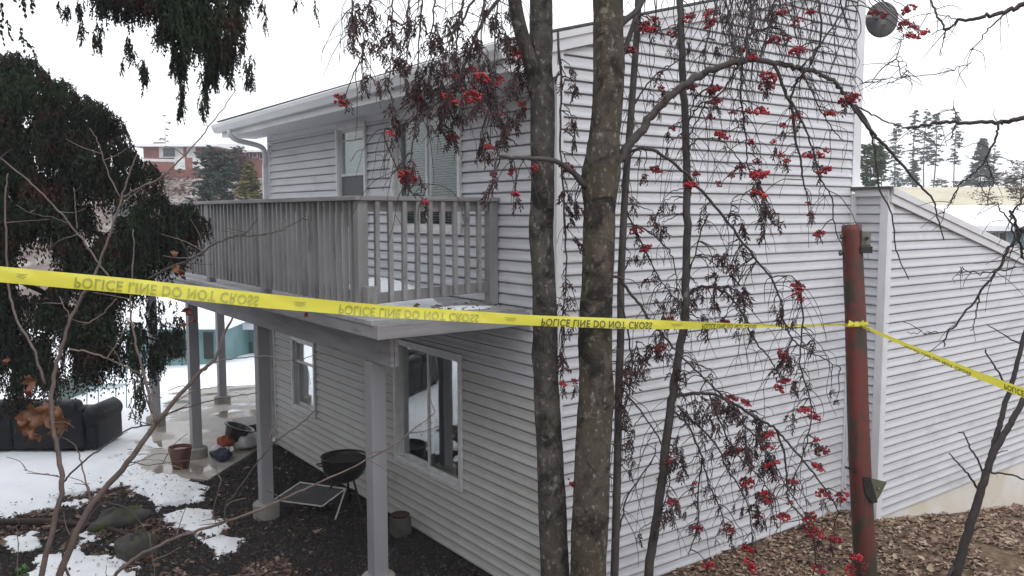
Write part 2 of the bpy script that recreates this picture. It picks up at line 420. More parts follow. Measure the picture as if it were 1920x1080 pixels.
# wet concrete patio
def patiomat():
    mt, nt, bs = newmat('wet_concrete')
    geo = N(nt, 'ShaderNodeNewGeometry')
    n1 = N(nt, 'ShaderNodeTexNoise'); n1.inputs['Scale'].default_value = 1.4; n1.inputs['Detail'].default_value = 6
    n2 = N(nt, 'ShaderNodeTexNoise'); n2.inputs['Scale'].default_value = 25; n2.inputs['Detail'].default_value = 6
    nt.links.new(geo.outputs['Position'], n1.inputs['Vector']); nt.links.new(geo.outputs['Position'], n2.inputs['Vector'])
    r = ramp(nt, n1.outputs['Fac'], [(.35,(.20,.17,.14)),(.5,(.28,.25,.22)),(.65,(.36,.34,.32))])
    r2 = ramp(nt, n1.outputs['Fac'], [(.42,(.06,.06,.06)),(.55,(.5,.5,.5))])
    nt.links.new(r.outputs[0], bs.inputs['Base Color']); nt.links.new(r2.outputs[0], bs.inputs['Roughness'])
    bp = N(nt, 'ShaderNodeBump'); bp.inputs['Strength'].default_value = .12; bp.inputs['Distance'].default_value = .004
    nt.links.new(n2.outputs['Fac'], bp.inputs['Height']); nt.links.new(bp.outputs[0], bs.inputs['Normal'])
    return mt
M['patio'] = patiomat()

# ------------------------------------------------------------------ terrain
def sm(a, b, x):
    t = np.clip((x-a)/(b-a), 0, 1); return t*t*(3-2*t)
def vnoise(x, y, f, seed=0):
    x = np.asarray(x, float)*f+seed*17.3; y = np.asarray(y, float)*f-seed*9.1
    xi = np.floor(x); yi = np.floor(y); fx = x-xi; fy = y-yi
    fx = fx*fx*(3-2*fx); fy = fy*fy*(3-2*fy)
    def h(a, b):
        s = np.sin(a*127.1+b*311.7+seed*7.7)*43758.5453
        return s-np.floor(s)
    return (h(xi,yi)*(1-fx)+h(xi+1,yi)*fx)*(1-fy)+(h(xi,yi+1)*(1-fx)+h(xi+1,yi+1)*fx)*fy
def fbm(x, y, f, seed=0, o=4):
    s = 0; a = .5; t = 0
    for i in range(o):
        s = s+a*vnoise(x, y, f*2**i, seed+i); t += a; a *= .5
    return s/t
def ground_z(x, y):
    x = np.asarray(x, float); y = np.asarray(y, float)
    d = (x-CAM[0])*(-math.sin(YAW)) + (y-CAM[1])*math.cos(YAW)
    l = (x-CAM[0])*math.cos(YAW) + (y-CAM[1])*math.sin(YAW)
    near = np.clip((7.45-d)*.42, 0, 1.9)
    z = near
    z = z - np.clip((y-4.3)*.17, 0, 1.6)*sm(-3, 0, x)*(1-sm(20,45,y))
    z = z - np.clip((-x-9)*.09, 0, 1.3)
    z = z + .05*(fbm(x, y, .9, 3)-.5)*sm(.5, 2.0, np.abs(y)+np.clip(x-.0, 0, 9)+np.clip(-6.6-x, 0, 9))
    farl = 6.9*sm(32, 52, d)*(1-sm(-5, 12, l))
    farr = 7.6*sm(55, 96, d)*sm(-5, 12, l)
    z = z + farl + farr + .5*(fbm(x, y, .08, 9)-.5)*sm(30, 50, d)
    return z

def grid_mesh(name, xs, ys, zf, matl, kind='structure', zone=False, keep=None, smooth=True):
    X, Yg = np.meshgrid(xs, ys, indexing='ij')
    Z = zf(X, Yg)
    nx, ny = X.shape
    v = np.stack([X, Yg, Z], -1).reshape(-1, 3)
    idx = np.arange(nx*ny).reshape(nx, ny)
    q = np.stack([idx[:-1,:-1], idx[1:,:-1], idx[1:,1:], idx[:-1,1:]], -1).reshape(-1, 4)
    if keep is not None:
        kp = keep(X, Yg)
        k4 = kp[:-1,:-1]|kp[1:,:-1]|kp[1:,1:]|kp[:-1,1:]
        q = q[k4.reshape(-1)]
    me = bpy.data.meshes.new(name)
    me.vertices.add(len(v)); me.vertices.foreach_set('co', v.astype(np.float32).ravel())
    me.loops.add(len(q)*4); me.loops.foreach_set('vertex_index', q.astype(np.int32).ravel())
    me.polygons.add(len(q)); me.polygons.foreach_set('loop_start', np.arange(len(q), dtype=np.int32)*4)
    me.polygons.foreach_set('use_smooth', np.full(len(q), smooth))
    me.update(calc_edges=True)
    me.materials.append(matl)
    if zone:
        d = (X-CAM[0])*(-math.sin(YAW)) + (Yg-CAM[1])*math.cos(YAW)
        l = (X-CAM[0])*math.cos(YAW) + (Yg-CAM[1])*math.sin(YAW)
        litter = sm(-.6, .3, X+ .5*(fbm(X, Yg, 1.5, 4)-.5)) * (1-sm(40, 50, d))
        litter = np.maximum(litter, .55*sm(.45, .62, fbm(X, Yg, 1.3, 8))*(1-sm(-3.2, -2.0, X))*sm(.8, 1.6, -Yg))
        grass = sm(40, 55, d)*sm(-5, 12, l)
        bank = sm(24, 30, d)*(1-sm(-5, 12, l))
        c = np.stack([litter, grass, bank, np.ones_like(X)], -1).reshape(-1, 4)
        at = me.color_attributes.new('zone', 'FLOAT_COLOR', 'POINT')
        at.data.foreach_set('color', c.astype(np.float32).ravel())
    o = bpy.data.objects.new(name, me); COL.objects.link(o)
    if kind: o['kind'] = kind
    return o
t = np.linspace(-1, 1, 420)
wx = -3 + 14*t + 160*np.sign(t)*np.abs(t)**5
wy = 1 + 14*t + 160*np.sign(t)*np.abs(t)**5
grid_mesh('ground', wx, wy, ground_z, M['ground'], zone=True)

# snow: a sheet that rises out of the ground where the snow lies
def polydist(px, py, poly):
    P = np.array(poly, float); n = len(P)
    dmin = np.full(px.shape, 1e9); inside = np.zeros(px.shape, bool)
    for i in range(n):
        a = P[i]; b = P[(i+1) % n]; e = b-a
        tt = np.clip(((px-a[0])*e[0]+(py-a[1])*e[1])/(e@e), 0, 1)
        dd = np.hypot(px-a[0]-tt*e[0], py-a[1]-tt*e[1]); dmin = np.minimum(dmin, dd)
        c = ((a[1] > py) != (b[1] > py)) & (px < (b[0]-a[0])*(py-a[1])/(b[1]-a[1]+1e-12)+a[0])
        inside ^= c
    return np.where(inside, dmin, -dmin)
def gp(lst, z=0.0):
    return [Zp(u, v, z)[:2] for u, v in lst]
SN = [gp([(-700,600),(-700,980),(-100,990),(30,972),(90,962),(160,945),(240,915),(285,890),(285,862),(320,838),(318,800),(300,770),(240,760),(170,700),(60,640)]),
      gp([(215,905),(270,885),(335,895),(370,915),(378,945),(412,965),(425,992),(395,1006),(350,1002),(310,978),(280,945),(235,930)]),
      gp([(350,985),(400,975),(425,990),(410,1002),(372,1003)]),
      gp([(388,1018),(412,1008),(445,1020),(440,1036),(405,1036)]),
      gp([(120,1022),(165,998),(188,1010),(195,1040),(250,1075),(270,1100),(60,1110),(90,1050)]),
      gp([(15,1015),(60,1006),(82,1020),(60,1030),(20,1030)])]
def snow_mask(x, y):
    mk = np.full(x.shape, -9.)
    for i, p in enumerate(SN):
        mk = np.maximum(mk, polydist(x, y, p))
    # open snow beyond the yard
    far = np.minimum(-x-9.4, 9)
    far = np.where((y < 1.0), far+.2*(-y), far)
    mk = np.maximum(mk, np.minimum(far, 3))
    mk = np.maximum(mk, np.minimum(-y-8.2, 3))
    n = .40*(fbm(x, y, 2.2, 21, 5)-.5) + .34*(fbm(x, y, 8, 5, 4)-.5)+.05
    mk = np.where(mk < .9, mk+n, mk)
    holes = sm(.63, .68, fbm(x, y, 2.6, 33, 5))
    mk = mk - .45*holes*(mk < .75)*(x > -8.0)
    return mk
def patio_clear(x, y):   # the slab under the deck is mostly bare
    P = gp([(335,872),(300,812),(330,760),(350,700),(520,700),(520,835),(480,852),(388,906)])
    c = polydist(x, y, P)
    return c - .25*(fbm(x, y, 1.6, 12)-.5)
def snow_z(x, y):
    mk = snow_mask(x, y)
    pc = patio_clear(x, y)
    mk = np.minimum(mk, -pc*1.0+.02)
    h = .045*sm(-.02, .30, mk)+.03*sm(.2, 1.2, mk)*fbm(x, y, 1.2, 2)
    h = h + .02*(fbm(x, y, 5, 7)-.5)*sm(0, .1, mk)
    base = ground_z(x, y)
    return np.where(mk > -.02, base+h+.012, base-.12)
grid_mesh('snow', np.arange(-12, -.8, .035), np.arange(-4.6, 2.6, .035), snow_z, M['snow'],
          keep=lambda x, y: (snow_z(x, y) > ground_z(x, y)-.05) & ((y < -.05) | (x < -6.8)))
def keepfar(x, y):
    out = ~((x > -11.93) & (x < -.87) & (y > -4.53) & (y < 2.53))
    d = (x-CAM[0])*(-math.sin(YAW)) + (y-CAM[1])*math.cos(YAW)
    return out & (snow_z(x, y) > ground_z(x, y)-.05) & (d > 6.0) & (x < -.9) & (d < 33) & ((y < 0) | (x < -7)) | (out & (x < -.9) & (y < -8.6) & (x > -40))
snow_far = grid_mesh('snow', np.arange(-48, 8, .22), np.arange(-40, 30, .22), snow_z, M['snow'], keep=keepfar)

# patio slab
P = [(-5.46,-1.38),(-6.42,-.42),(-6.72,-.06),(-6.72,2.6),(-13,2.6),(-13,-1.3),(-9,-1.6),(-7.2,-2.0),(-6.15,-1.95)]
for poly in ([P[0],P[1],P[2],P[3],(-9,2.6),P[6],P[7],P[8]], [(-9,2.6),P[4],P[5],P[6]]):
    slab = MB(); n = len(poly)
    zt = lambda x: .04 - max(0, (-x-9)*.09)
    slab.add([(x,y,zt(x)) for x,y in poly]+[(x,y,-.6) for x,y in poly], [tuple(range(n))]+[(i, i+n, (i+1)%n+n, (i+1)%n) for i in range(n)])
    slab.build('patio', M['patio'], kind='structure')

# ------------------------------------------------------------------ scattered chips and leaves (stuff)
def scatter(name, pts, size, matl, thick=0.3, curl=.35, aspect=.6, tilt=.7, lift=0.006, label=None, seed=1, cards=False):
    rg = np.random.default_rng(seed)
    n = len(pts); pts = np.asarray(pts)
    s = size*rg.lognormal(0, .4, n)
    yaw = rg.uniform(0, 2*math.pi, n); tl = rg.normal(0, tilt, n)
    ax = np.stack([np.cos(yaw), np.sin(yaw), np.sin(tl)*.6], -1); ax /= np.linalg.norm(ax, axis=1)[:,None]
    up = np.stack([rg.normal(0, tilt*.6, n), rg.normal(0, tilt*.6, n), np.ones(n)], -1)
    ay = np.cross(up, ax); ay /= np.linalg.norm(ay, axis=1)[:,None]; az = np.cross(ax, ay)
    L = s[:,None]; W = s[:,None]*aspect*rg.uniform(.5, 1.2, (n,1)); c = s[:,None]*curl*rg.uniform(-.3, 1.2, (n,1))
    P0 = pts + az*lift + np.array([0,0,1])*(s*.25)[:,None]
    if cards:   # a bent 6-vertex leaf: tip, two sides, spine
        v = np.stack([P0-ax*L*.5+az*c, P0-ax*L*.1+ay*W*.5+az*c*.4, P0-ax*L*.05, P0-ax*L*.1-ay*W*.5+az*c*.5, P0+ax*L*.5+az*c*.7, P0+ax*L*.2+ay*W*.35], 1)
        f = np.array([(0,2,1),(0,3,2),(1,2,5),(2,3,4),(5,2,4)])
    else:       # lumpy chip: tetra-like wedge with 5 vertices
        v = np.stack([P0-ax*L*.5-az*.2*L, P0+ay*W*.5-az*.2*L, P0+ax*L*.5-az*.2*L, P0-ay*W*.5-az*.2*L, P0+az*L*thick+ax*L*.1], 1)
        f = np.array([(0,1,4),(1,2,4),(2,3,4),(3,0,4)])
    nv = v.shape[1]
    q = (f[None]+(np.arange(n)*nv)[:,None,None]).reshape(-1, 3)
    v = v.reshape(-1, 3)
    me = bpy.data.meshes.new(name)
    me.vertices.add(len(v)); me.vertices.foreach_set('co', v.astype(np.float32).ravel())
    me.loops.add(len(q)*3); me.loops.foreach_set('vertex_index', q.astype(np.int32).ravel())
    me.polygons.add(len(q)); me.polygons.foreach_set('loop_start', np.arange(len(q), dtype=np.int32)*3)
    me.update(calc_edges=True)
    at = me.attributes.new('rv', 'FLOAT', 'FACE')
    at.data.foreach_set('value', np.repeat(rg.uniform(0, .999, n), len(f)).astype(np.float32))
    me.materials.append(matl)
    o = bpy.data.objects.new(name, me); COL.objects.link(o); o['kind'] = 'stuff'
    if label: o['label'] = label
    return o
def gpts(n, x0, x1, y0, y1, cond, seed):
    rg = np.random.default_rng(seed)
    x = rg.uniform(x0, x1, n); y = rg.uniform(y0, y1, n)
    k = cond(x, y); x = x[k]; y = y[k]
    return np.stack([x, y, ground_z(x, y)], -1)
vis = lambda x, y: (fdist(x, y) > 5.5) & ((y < -.03) | (x > .02))
nosn = lambda x, y: (snow_mask(x, y) < .03)
inslab = lambda x, y: (x < -5.5) & (polydist(x, y, P) > -.02)
scatter('mulch', gpts(170000, -7.2, .6, -3.8, -.02, lambda x, y: vis(x, y) & nosn(x, y) & ~inslab(x, y) & (x-(-.9)*(-y)*0 < .7), 1), .022, M['chips'], seed=2, label='dark wet mulch and clods under the deck and along the house wall')
def lt(x, y): return vis(x, y) & (fdist(x, y) < 11.8) & ~((x < .43) & (y > 4.33)) & (fbm(x, y, 2.3, 40) > .36)
scatter('fallen_leaves', gpts(210000, .03, 8, -2.5, 10.5, lt, 3), .038, M['litter'], cards=True, seed=4, tilt=.38, label='brown fallen leaves covering the ground by the siding wall')
scatter('fallen_leaves', gpts(15000, .03, 8, -2.5, 10.5, lambda x, y: lt(x, y) & (fbm(x, y, 1.1, 61) > .45), 23), .052, M['litter'], cards=True, seed=24, tilt=.5, lift=.012, label='larger curled brown leaves lying on top of the leaf litter')
scatter('fallen_leaves', gpts(3600, -7, 0, -4, -.1, lambda x, y: vis(x, y) & ~inslab(x, y) & (fbm(x, y, 1.5, 8) > .50-.05*(y < -1.6)) & nosn(x, y), 5), .040, M['litterdark'], cards=True, seed=6, tilt=.4, label='scattered dark wet leaves on the mulch left of the house')
scatter('fallen_leaves', gpts(26000, -6.5, -2.0, -4.4, -1.5, lambda x, y: vis(x, y) & nosn(x, y) & ~inslab(x, y) & (fbm(x, y, 1.1, 18) > .44), 7), .042, M['littermid'], cards=True, seed=8, tilt=.5, label='brown leaf litter between the snow patches at lower left')

sp_ = gpts(2600, -7.6, -2.2, -4.4, -1.0, lambda x, y: vis(x, y) & (snow_mask(x, y) > -.02) & (snow_mask(x, y) < .45) & ~inslab(x, y), 15)
sp_[:,2] = snow_z(sp_[:,0], sp_[:,1])
scatter('debris', sp_[:2200], .026, M['litterdark'], cards=True, seed=16, tilt=.4, label='dark leaf crumbs and needles lying on the melting snow')

# ------------------------------------------------------------------ house
S = .1016
house = thing('house', 'large two-storey house with pale grey vinyl siding behind the rowan trunks', 'house', (0, 0, 0))
XL, W_B, BY, BX = -6.68, 4.27, 4.35, .41
Z0 = 3.478 - 34*S   # first course
SOF = 4.60
prof_base = [(0.018, 0.0), (0.020, .004), (0.019, .018), (0.009, .050), (0.005, S-.0145), (-.016, S-.0135), (-.016, S)]
def clip_prof(z0, lo, hi):
    pr = [(o, z0+z) for o, z in prof_base]
    out = []
    for i in range(len(pr)-1):
        (o0, a), (o1, b) = pr[i], pr[i+1]
        if b <= lo or a >= hi: continue
        def at(z): return o0+(o1-o0)*((z-a)/(b-a) if b > a else 0)
        p = (at(max(a, lo)), max(a, lo)); q = (at(min(b, hi)), min(b, hi))
        if not out: out.append(p)
        elif out[-1] != p: out.append(p)
        out.append(q)
    return out
def course(name, z0, segs, place, parent, matl, wob=0):
    """segs: (start fn(z), end fn(z), zlo, zhi); place(s, out, z) -> xyz"""
    for sf, ef, lo, hi in segs:
        mb = MB()
        pr = clip_prof(z0, lo, hi)
        if len(pr) < 2 or pr[-1][1]-pr[0][1] < .004: continue
        back = [(-.024, pr[-1][1]), (-.024, pr[0][1])]
        loop = pr+back; n = len(loop)
        A = [(sf(z), o, z) for o, z in loop]; B = [(ef(z), o, z) for o, z in loop]
        if min(b[0]-a[0] for a, b in zip(A, B)) < .01: continue
        seam = []
        vs = [place(*p) for p in A]+[place(*p) for p in B]
        fs = [(i, (i+1)%n, (i+1)%n+n, i+n) for i in range(n)]+[tuple(range(n-1,-1,-1)), tuple(range(n, 2*n))]
        mb.add(vs, fs)
        mb.build(name, matl, parent)
openings = [(-2.85,-1.44,3.28,4.56), (-4.28,-3.47,3.25,4.56), (-2.86,-1.455,.70,2.10), (-5.92,-5.10,.72,1.77)]
kA = int((SOF-Z0)/S)+1
cst = lambda v: (lambda z: v)
for k in range(kA):
    z0 = Z0+k*S
    cuts = []
    segs = []
    xs = sorted([o for o in openings if not (z0+S <= o[2] or z0 >= o[3])])
    cur = XL+.06
    for (a, b, lo, hi) in xs:
        segs.append((cst(cur), cst(a+.02), 0, SOF-.06))
        segs.append((cst(a+.02), cst(b-.02), 0, lo+.02)); segs.append((cst(a+.02), cst(b-.02), hi-.02, SOF-.06))
        cur = b-.02
    segs.append((cst(cur), cst(-.085), 0, SOF-.06))
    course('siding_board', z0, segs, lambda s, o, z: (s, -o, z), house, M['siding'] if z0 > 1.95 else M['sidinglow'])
rake = lambda y: 4.86+.27*y
kB = int((rake(W_B)-Z0)/S)+1
for k in range(kB):
    z0 = Z0+k*S
    j0 = rnd.uniform(1.0, 3.4) if k % 2 == 0 and z0 < 4.7 else None
    if j0: course('siding_board', z0, [(lambda z: max(.05, (z-4.86)/.27), cst(j0-.0015), 0, 9), (cst(j0+.0015), cst(W_B-.0), 0, 9)], lambda s, o, z: (o+(.0022 if s > j0 else 0), s, z), house, M['siding'])
    else: course('siding_board', z0, [(lambda z: max(.05, (z-4.86)/.27), cst(W_B-.0), 0, 9)], lambda s, o, z: (o, s, z), house, M['siding'])
# bump-out front (faces the camera) and side
BTOP = lambda y: 3.78-.24*(y-4.3)
kF = int((3.72-Z0)/S)+1
for k in range(kF):
    z0 = Z0+k*S
    course('siding_board', z0, [(cst(.045), cst(BX-.075), 0, 3.72)], lambda s, o, z: (s, BY-o, z), house, M['siding'])
    course('siding_board', z0, [(cst(BY+.085), lambda z: min(10.5, 4.3+(3.66-z)/.24), 0, 9)], lambda s, o, z: (BX+o, s, z), house, M['siding'])
# backing walls (with the window holes)
mb = MB()
def wall_with_holes(mb, x0, x1, z0, z1, holes, y0, y1):
    xs = sorted(set([x0, x1]+[h[0] for h in holes]+[h[1] for h in holes]))
    for a, b in zip(xs[:-1], xs[1:]):
        hz = sorted([(h[2], h[3]) for h in holes if h[0] <= a+1e-6 and h[1] >= b-1e-6])
        cur = z0
        for lo, hi in hz:
            mb.box(a, b, y0, y1, cur, lo); cur = hi
        mb.box(a, b, y0, y1, cur, z1)
wall_with_holes(mb, XL+.02, -.03, 0, 4.9, [(a+.05, b-.05, lo+.05, hi-.05) for a, b, lo, hi in openings], .019, .14)
mb.build('wall', M['siding'], house)
mb = MB(); mb.add([(-.019,.145,0),(-.019,4.34,0),(-.019,4.34,rake(4.34)),(-.019,.145,rake(.145)),(-.14,.145,0),(-.14,4.34,0),(-.14,4.34,rake(4.34)),(-.14,.145,rake(.145))],
    [(0,1,2,3),(7,6,5,4),(0,4,5,1),(1,5,6,2),(2,6,7,3),(3,7,4,0)]); mb.build('wall', M['siding'], house)
mb = MB(); mb.add([(XL,.145,0),(XL,4.3,0),(XL,4.3,rake(4.3)),(XL,.145,rake(.145)),(XL+.12,.145,0),(XL+.12,4.3,0),(XL+.12,4.3,rake(4.3)),(XL+.12,.145,rake(.145))],
    [(0,1,2,3),(7,6,5,4),(0,4,5,1),(1,5,6,2),(2,6,7,3),(3,7,4,0)]); mb.build('wall', M['siding'], house)
mb = MB(); mb.box(XL+.125, -.145, 4.2, 4.32, 0, rake(4.2)-.02); mb.build('wall', M['siding'], house)
mb = MB(); mb.box(0.0, BX-.03, BY+.019, BY+.1, 0, 3.70); mb.build('wall', M['siding'], house)
mb = MB(); mb.add([(BX-.02,BY+.11,0),(BX-.02,10.5,0),(BX-.02,10.5,2.15),(BX-.02,BY+.11,3.62),(BX-.12,BY+.11,0),(BX-.12,10.5,0),(BX-.12,10.5,2.15),(BX-.12,BY+.11,3.62)],
    [(0,1,2,3),(7,6,5,4),(0,4,5,1),(1,5,6,2),(2,6,7,3),(3,7,4,0)]); mb.build('wall', M['siding'], house)
mb = MB(); mb.box(XL+.13, -.15, .15, 4.19, 2.35, 2.6); mb.build('floor', M['dark'], house)
mb = MB(); mb.box(XL+.13, -.15, 1.6, 1.7, 0.1, 4.55); mb.build('inner_wall', M['dark'], house)
# corner boards
mb = MB(); mb.box(-.085, .022, -.022, -.002, 0, SOF+.1); mb.box(.002, .022, -.002, .05, 0, rake(.05)); mb.build('corner_board', M['trim'], house, bevel=.004)
mb = MB(); mb.box(XL-.015, XL+.06, -.022, 0, 0, SOF); mb.build('corner_board', M['trim'], house, bevel=.004)
mb = MB(); mb.box(.0, .028, W_B+.002, W_B+.055, 0, 3.70); mb.box(.030, .045, W_B+.03, BY+.0, 0, 3.70); mb.build('corner_board', M['trim'], house)
mb = MB(); mb.box(-.05, .024, W_B+.004, 4.42, 3.80, rake(4.35)); mb.build('corner_board', M['trim'], house)
mb = MB(); mb.box(BX-.075, BX+.022, BY-.022, BY, 0, 3.68); mb.box(BX, BX+.022, BY, BY+.085, 0, 3.66); mb.build('corner_board', M['trim'], house, bevel=.004)
# foundation
mb = MB(); mb.box(BX-.15, BX-.004, BY+.03, 11, -2.2, .055); mb.build('foundation', M['foundation'], house)
mb = MB(); mb.box(-.2, -.0, 0, 4.3, -.5, Z0+.01); mb.box(0, BX-.16, BY+.04, BY+.2, -.5, Z0+.0); mb.build('foundation', M['concrete'], house)
mb = MB(); mb.box(XL, -.21, .005, .12, -.5, Z0+.01); mb.build('foundation', M['concrete'], house)
# soffit, frieze, roof, gutter, rake
EY = -.58
mb = MB(); mb.box(-7.15, -.0, EY+.09, -.024, SOF, SOF+.012)
mb.build('soffit', M['trim'], house)
mb = MB(); mb.box(XL, -.03, -.024, -.001, SOF-.065, SOF-.002); mb.build('frieze', M['trim'], house)
def rslab(mb, x0, x1, y0, y1, th, off=0.0):
    a = lambda y: 4.97+off+.27*y
    mb.add([(x0,y0,a(y0)-th),(x1,y0,a(y0)-th),(x1,y1,a(y1)-th),(x0,y1,a(y1)-th),(x0,y0,a(y0)),(x1,y0,a(y0)),(x1,y1,a(y1)),(x0,y1,a(y1))],
           [(0,3,2,1),(4,5,6,7),(0,1,5,4),(1,2,6,5),(2,3,7,6),(3,0,4,7)])
roof = MB(); rslab(roof, -7.2, .025, EY+.02, 4.75, .05, .0); ro = roof.build('roof', M['trim'], house)
rs = MB(); rslab(rs, -7.22, .06, EY, 4.8, .02, .024); rs.build('shingles', M['shingle'], ro)
fa = MB()   # rake fascia above wall B
th = .15
a = lambda y: 4.965+.27*y
for (x0, x1, t0, t1) in ((.028, .05, .0, .15), (.051, .068, .0, .055)):
    y0, y1 = EY+.02, 4.5
    fa.add([(x0,y0,a(y0)-t1),(x1,y0,a(y0)-t1),(x1,y1,a(y1)-t1),(x0,y1,a(y1)-t1),(x0,y0,a(y0)-t0),(x1,y0,a(y0)-t0),(x1,y1,a(y1)-t0),(x0,y1,a(y1)-t0)],
       [(0,3,2,1),(4,5,6,7),(0,1,5,4),(1,2,6,5),(2,3,7,6),(3,0,4,7)])
fa.build('fascia', M['trim'], house)
fb = MB(); fb.box(-7.2, .0, EY+.065, EY+.088, SOF-.0, 4.79); fb.build('fascia', M['gutter'], house)
fe = MB(); fe.add([(.003,EY+.03,4.60),(.003,-.024,4.60),(.003,-.024,4.93),(.003,EY+.03,4.78),(.026,EY+.03,4.60),(.026,-.024,4.60),(.026,-.024,4.93),(.026,EY+.03,4.78)],
    [(0,1,2,3),(7,6,5,4),(0,4,5,1),(1,5,6,2),(2,6,7,3),(3,7,4,0)]); fe.build('eave_end', M['trim'], house)
fl = MB(); fl.add([(-7.2,EY+.1,SOF+.01),(-7.2,4.7,SOF+1.42),(-7.2,4.7,SOF+1.6),(-7.2,EY+.1,SOF+.18),(-7.17,EY+.1,SOF+.01),(-7.17,4.7,SOF+1.42),(-7.17,4.7,SOF+1.6),(-7.17,EY+.1,SOF+.18)],
    [(0,1,2,3),(7,6,5,4),(0,4,5,1),(1,5,6,2),(2,6,7,3),(3,7,4,0)]); fl.build('fascia', M['trim'], house)
gu = MB()   # K-style gutter profile swept along x
gp_ = [(.06,0.0),(-.015,0.0),(-.03,.03),(-.055,.07),(-.06,.115),(-.05,.125),(-.045,.115),(-.045,.09),(.05,.09),(.06,.12)]
n = len(gp_)
gv = [(-7.3, EY+o, 4.665+z) for o, z in gp_]+[(.06, EY+o, 4.69+z) for o, z in gp_]
gu.add(gv, [(i, (i+1)%n, (i+1)%n+n, i+n) for i in range(n)]+[tuple(range(n-1,-1,-1)), tuple(range(n, 2*n))])
gu.build('gutter', M['gutter'], house, smooth=False)
ds = MB()
pts = catmull([(-6.62,EY,4.66),(-6.62,EY,4.60),(-6.64,EY+.10,4.53),(-6.70,-.16,4.47),(-6.72,-.055,4.40),(-6.72,-.05,4.2)], 5)
ds.tube(pts, .038, 10); ds.beam((-6.72,-.052,4.2),(-6.72,-.052,.12),.07,.055,(1,0,0)); ds.beam((-6.72,-.05,.13),(-6.74,-.2,.06),.07,.05)
for zz in (4.1, 3.0, 1.9, .8): ds.box(-6.765,-6.675,-.085,-.02,zz,zz+.02)
ds.build('downspout', M['gutter'], house, bevel=.004)
# bump-out roof
br = MB()
def bslab(mb, x0, x1, y0, y1, t0, t1):
    q = lambda y: BTOP(y)
    mb.add([(x0,y0,q(y0)-t1),(x1,y0,q(y0)-t1),(x1,y1,q(y1)-t1),(x0,y1,q(y1)-t1),(x0,y0,q(y0)-t0),(x1,y0,q(y0)-t0),(x1,y1,q(y1)-t0),(x0,y1,q(y1)-t0)],
           [(0,3,2,1),(4,5,6,7),(0,1,5,4),(1,2,6,5),(2,3,7,6),(3,0,4,7)])
bslab(br, -.05, BX+.05, BY-.05, 10.8, .0, .025)
bo = br.build('roof', M['snowroof'], house)
b2 = MB(); b2.box(-.0, BX+.075, BY-.085, BY-.03, 3.745, 3.775); b2.build('roof_edge', M['shingle'], house)
b3 = MB(); bslab(b3, BX+.024, BX+.05, BY-.0, 10.8, .027, .165); bslab(b3, BX+.051, BX+.07, BY-.0, 10.8, .0, .075); b3.build('fascia', M['trim'], house)
b4 = MB(); b4.box(.045, BX+.03, BY-.05, BY-.024, 3.67, 3.743); b4.build('fascia', M['trim'], house)
